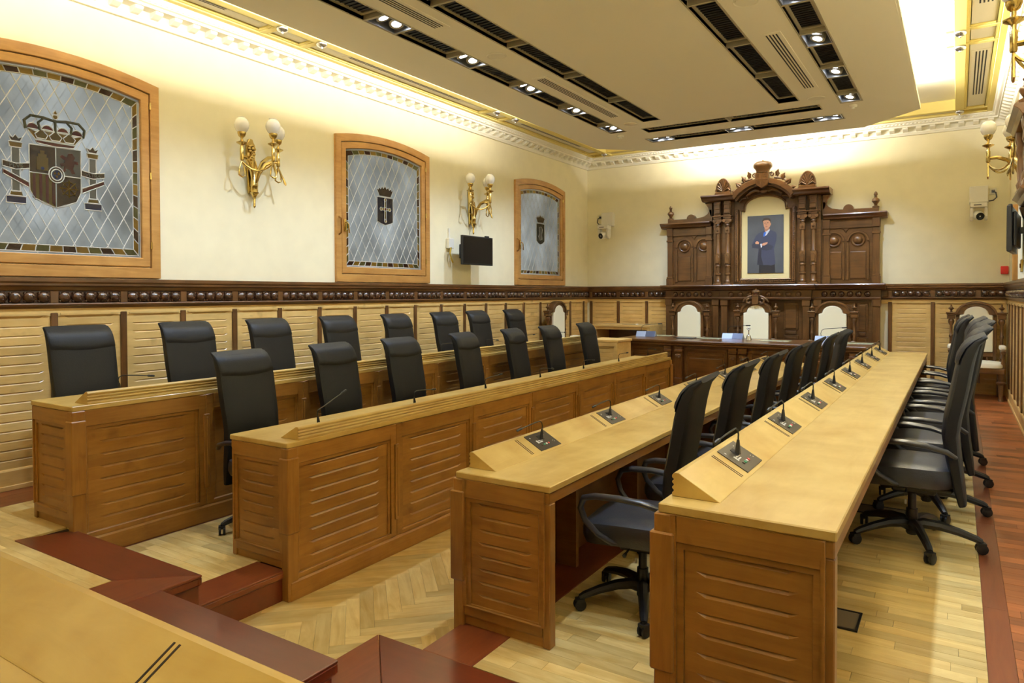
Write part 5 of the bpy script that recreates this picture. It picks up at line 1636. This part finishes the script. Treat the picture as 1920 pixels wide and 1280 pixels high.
# ------------------------------------------------------------------ sconces
def sconce(loc, rot, label):
    root = thing('wall_sconce', loc, rot, label, 'wall lamp', 'brass three-globe wall lamps')
    y = -.07
    MB().lathe([(.001, 2.655), (.010, 2.665), (.014, 2.68), (.011, 2.69), (.012, 2.745), (.018, 2.75), (.018, 2.765), (.03, 2.785), (.042, 2.80), (.044, 2.81), (.036, 2.815), (.036, 2.87), (.040, 2.875), (.038, 2.88), (.034, 3.05), (.024, 3.10), (.02, 3.12)], (0, y, 0), 8).build('stem', M['brass'], root)
    MB().prism([(-.03, 2.80), (.03, 2.80), (.045, 3.05), (.05, 3.18), (.05, 3.28), (.03, 3.31), (.02, 3.34), (-.02, 3.34), (-.03, 3.31), (-.05, 3.28), (-.05, 3.18), (-.045, 3.05)], -.03, 0).box(-.02, .02, -.07, -.02, 2.82, 2.87).build('backplate', M['brass'], root, bevel=.005)
    b = MB()
    for k in range(8):
        a = 2 * PI * k / 8
        b.ball((.032 * math.cos(a), -.045, 3.24 + .032 * math.sin(a)), .014, 6, 4)
    b.ball((0, -.055, 3.24), .018, 8, 5)
    for k in range(6):
        b.ball(((-1) ** k * .012, -.06 + .003 * k, 3.185 - .025 * k), .016 - .001 * k, 6, 4)
    b.build('rosette', M['brass'], root)
    tips = [(-.21, -.17), (0, -.36), (.21, -.17)]
    for tx, ty in tips:
        f = lambda t, z: (tx * t, y + (ty - y) * t, z)
        b = MB().tube([f(.08, 2.90), f(.2, 3.0), f(.45, 3.09), f(.75, 3.125), f(1.0, 3.12)], [.014, .018, .020, .018, .014], 8)
        arm = b.build('arm', M['brass'], root)
        MB().lathe([(.015, 3.08), (.019, 3.09), (.019, 3.19), (.014, 3.20), (.014, 3.225), (.05, 3.245), (.052, 3.252), (.03, 3.262), (.012, 3.275), (.012, 3.295), (.03, 3.31), (.04, 3.335), (.04, 3.35), (.034, 3.352)], (tx, ty, 0), 14).build('candle_holder', M['brass'], arm)
        MB().lathe([(.034, 3.345), (.052, 3.365), (.066, 3.395), (.069, 3.42), (.064, 3.448), (.050, 3.472), (.036, 3.482), (.038, 3.49), (.034, 3.49), (.032, 3.48), (.046, 3.468), (.06, 3.446), (.065, 3.42), (.062, 3.396), (.049, 3.369), (.032, 3.352)], (tx, ty, 0), 18, caps=False).build('glass_globe', M['globe'], arm)
        e = 1 if tx >= 0 else -1
        MB().tube([(tx, ty, 3.08), (tx - .03, ty, 3.0), (tx - .035, ty, 2.94), (tx, ty, 2.925), (tx + .035, ty, 2.94), (tx + .03, ty, 3.0), (tx, ty, 3.08)], .008, 6).build('swag_loop', M['brass'], arm)
    for (ax_, ay_), (cx_, cy_) in ((tips[0], tips[1]), (tips[1], tips[2])):
        MB().tube([(ax_ + (cx_ - ax_) * t, ay_ + (cy_ - ay_) * t, 3.07 - .25 * t * (1 - t) * 1.3) for t in (0, .15, .3, .45, .55, .7, .85, 1)], .009, 6).build('swag', M['brass'], root)
    MB().tube([(.21, -.17, 3.08), (.235, -.19, 3.0), (.26, -.21, 2.92), (.268, -.215, 2.90)], [.007, .008, .014, .006], 6).build('tassel', M['brass'], root)
    return root


sconce((WL, 4.46, 0), PI / 2, 'polished brass wall lamp with three white globes between the first two windows')
sconce((WL, 8.16, 0), PI / 2, 'polished brass wall lamp with three white globes above the black monitor')
sconce((WR, 8.35, 0), -PI / 2, 'polished brass wall lamp with white globes on the aisle wall')
sconce((WR, 4.60, 0), -PI / 2, 'brass wall lamp at the upper corner above the aisle, cut by the picture edge')


# ------------------------------------------------------------------ monitors, cameras, small wall things
def monitor(loc, rot, label, w, h, d):
    root = thing('wall_monitor', loc, rot, label, 'monitor', 'black monitors on wall arms')
    MB().box(-w / 2, w / 2, -.02, .02, -h / 2, h / 2).build('housing', M['plastic'], root, bevel=.006)
    MB().box(-w / 2 + .018, w / 2 - .018, -.0215, -.019, -h / 2 + .022, h / 2 - .018).build('screen', M['screen'], root)
    MB().box(-w / 2 + .06, w / 2 - .06, .02, .05, -h / 2 + .05, h / 2 - .05).build('back_cover', M['plastic'], root, bevel=.01)
    MB().box(-.03, .03, .05, d, -.03, .03).box(-.08, .08, d - .02, d, -.10, .10).build('wall_arm', M['plastic'], root, bevel=.004)
    MB().box(w / 2 - .16, w / 2 - .08, -.015, .015, h / 2, h / 2 + .02).build('webcam', M['plastic'], root, bevel=.004)
    return root


monitor((WL + .26, 7.98, 2.405), PI / 2 - .03, 'black flat monitor on a wall arm under the second brass lamp', .70, .40, .255)
sb = thing('socket_box', (WL + .03, 7.66, 2.50), PI / 2, 'white junction box on the wall behind the black monitor', 'junction box')
MB().box(-.055, .055, -.03, .03, -.07, .07).build('box', M['camwhite'], sb, bevel=.006)
MB().tube([(-.02, -.035, -.06), (-.06, -.045, -.14), (-.03, -.05, -.22), (.02, -.03, -.26), (.02, .0, -.20)], .012, 6).build('yellow_cable', plain('yellow cable', lin(196, 168, 66), .4), sb)
MB().box(-.012, .012, .01, .03, .07, .21).build('cable_duct', M['camwhite'], sb)
monitor((.43, 8.15, 2.385), -PI / 2 - .12, 'black flat monitor on an arm from the aisle wall, seen edge-on', .70, .42, .15)


def ptz(x, label, s):
    root = thing('conference_camera', (x, WB, 0), 0, label, 'camera', 'white dome cameras on the back wall')
    MB().box(-.11, .11, -.10, 0, 3.06, 3.30).box(-.11, .11, -.30, 0, 3.05, 3.065).build('wall_bracket', M['camwhite'], root, bevel=.003)
    MB().box(-.10, .10, -.30, -.12, 2.985, 3.05).build('camera_base', M['camwhite'], root, bevel=.012, seg=2)
    MB().box(-.06, .03, -.305, -.298, 3.01, 3.022).build('status_slot', M['black'], root)
    b = MB()
    for e in (-1, 1):
        b.prism([(-.27, 2.985), (-.15, 2.985), (-.15, 2.86), (-.17, 2.82), (-.21, 2.80), (-.25, 2.82), (-.27, 2.86)], e * .085 - .02, e * .085 + .02, 'x')
    b.build('yoke', M['camwhite'], root, bevel=.01, seg=2)
    T = Matrix.Translation((-.01, -.22, 2.875)) @ Matrix.Rotation(s * .35, 4, 'Z') @ Matrix.Rotation(PI / 2 + .25, 4, 'X')
    MB().lathe([(.04, -.07), (.062, -.05), (.065, 0), (.062, .05), (.055, .075)], n=18, T=T).build('camera_head', M['camwhite'], root)
    MB().lathe([(.05, .07), (.052, .082), (.04, .086), (.03, .078), (.001, .074)], n=18, T=T).build('lens', M['black'], root)
    MB().box(s * .17 - .04, s * .17 + .04, -.015, 0, 3.18, 3.27).build('socket', M['camwhite'], root, bevel=.003)
    MB().tube([(s * .17, -.02, 3.22), (s * .20, -.06, 3.20), (s * .21, -.07, 3.13), (s * .17, -.08, 3.09), (s * .10, -.09, 3.08)], .009, 6).box(s * .17 - .018, s * .17 + .018, -.035, -.012, 3.205, 3.24).build('black_cable', M['plastic'], root)


ptz(-5.48, 'white dome camera on the back wall at the window side', -1)
ptz(.235, 'white dome camera on the back wall at the aisle side', 1)
al = thing('alarm_box', (.545, WB, 2.115), 0, 'small red alarm box low on the yellow back wall', 'alarm')
MB().box(-.045, .045, -.03, 0, -.055, .055).build('box', M['signred'], al, bevel=.006)
MB().box(-.03, .03, -.034, -.029, -.03, .03).build('glass_front', M['signred'], al)

# carved hood and timber post on the aisle wall
hd = thing('carved_hood', (WR, 7.6, 0), -PI / 2, 'dark carved wooden hood with turned columns on the aisle wall', 'carved hood')
for w_, z, d in ((1.0, 2.60, .17), (1.08, 3.26, .22)):
    MB().prism([(-d, z + .09), (-d - .01, z + .07), (-d + .03, z + .04), (-d + .05, z), (0, z), (0, z + .09)], -w_ / 2, w_ / 2, 'x').build('hood_cornice', M['walnut_x'], hd, bevel=.004)
MB().box(-.46, .46, -.07, 0, 2.69, 3.26).build('hood_back', M['walnut_x'], hd, bevel=.004)
for x in (-.44, -.32, .32, .44):
    MB().lathe([(.04, 2.69), (.04, 2.73), (.025, 2.75), (.035, 2.80), (.022, 2.83), (.030, 2.95), (.022, 3.05), (.035, 3.09), (.03, 3.16), (.04, 3.20), (.045, 3.26)], (x, -.12, 0), 12).build('hood_column', M['walnut_z'], hd)
for x in (-.44, .44):
    MB().lathe([(.05, 0), (.05, .04), (.02, .06), (.05, .11), (.045, .14), (.02, .16), (.015, .19), (.025, .21), (.001, .24)], (x, -.14, 3.35), 12).build('finial', M['walnut_z'], hd)
    MB().prism([(-.13, 2.60), (-.10, 2.50), (-.05, 2.42), (0, 2.36), (0, 2.60)], x - .04, x + .04, 'x').build('hood_bracket', M['walnut_z'], hd, bevel=.01)
po = struct(MB().box(.49, WR, 9.25, 9.36, 1.93, 2.75).build('trim_14', M['frame_z'], bevel=.004))
po['label'] = 'pale timber post on the aisle wall above the wainscot'
bp_ = thing('brass_switch_plate', (.53, 8.4, 2.06), -PI / 2, 'small brass plate on the white wall at the picture edge', 'switch plate')
MB().box(-.05, .05, -.02, 0, -.06, .06).build('plate', M['brass'], bp_, bevel=.004)
MB().box(-.012, .012, -.028, -.018, -.02, .02).build('rocker', M['bronze'], bp_)

# floor boxes beside the aisle desk
for k, (x, y) in enumerate(((-.50, 3.36), (-.42, 5.17))):
    fb = thing('floor_box', (x, y, L2), 0, 'flat grey floor socket box under the aisle-side desk, %s' % ('nearer' if k == 0 else 'farther'), 'floor box', 'floor socket boxes')
    MB().box(-.14, .14, -.09, .09, .001, .005).build('lid', M['lid'], fb)
    b = MB()
    for q in ((-.15, .15, -.10, -.09), (-.15, .15, .09, .10), (-.15, -.14, -.09, .09), (.14, .15, -.09, .09)):
        b.box(*q, .001, .008)
    b.build('frame', M['plastic'], fb)
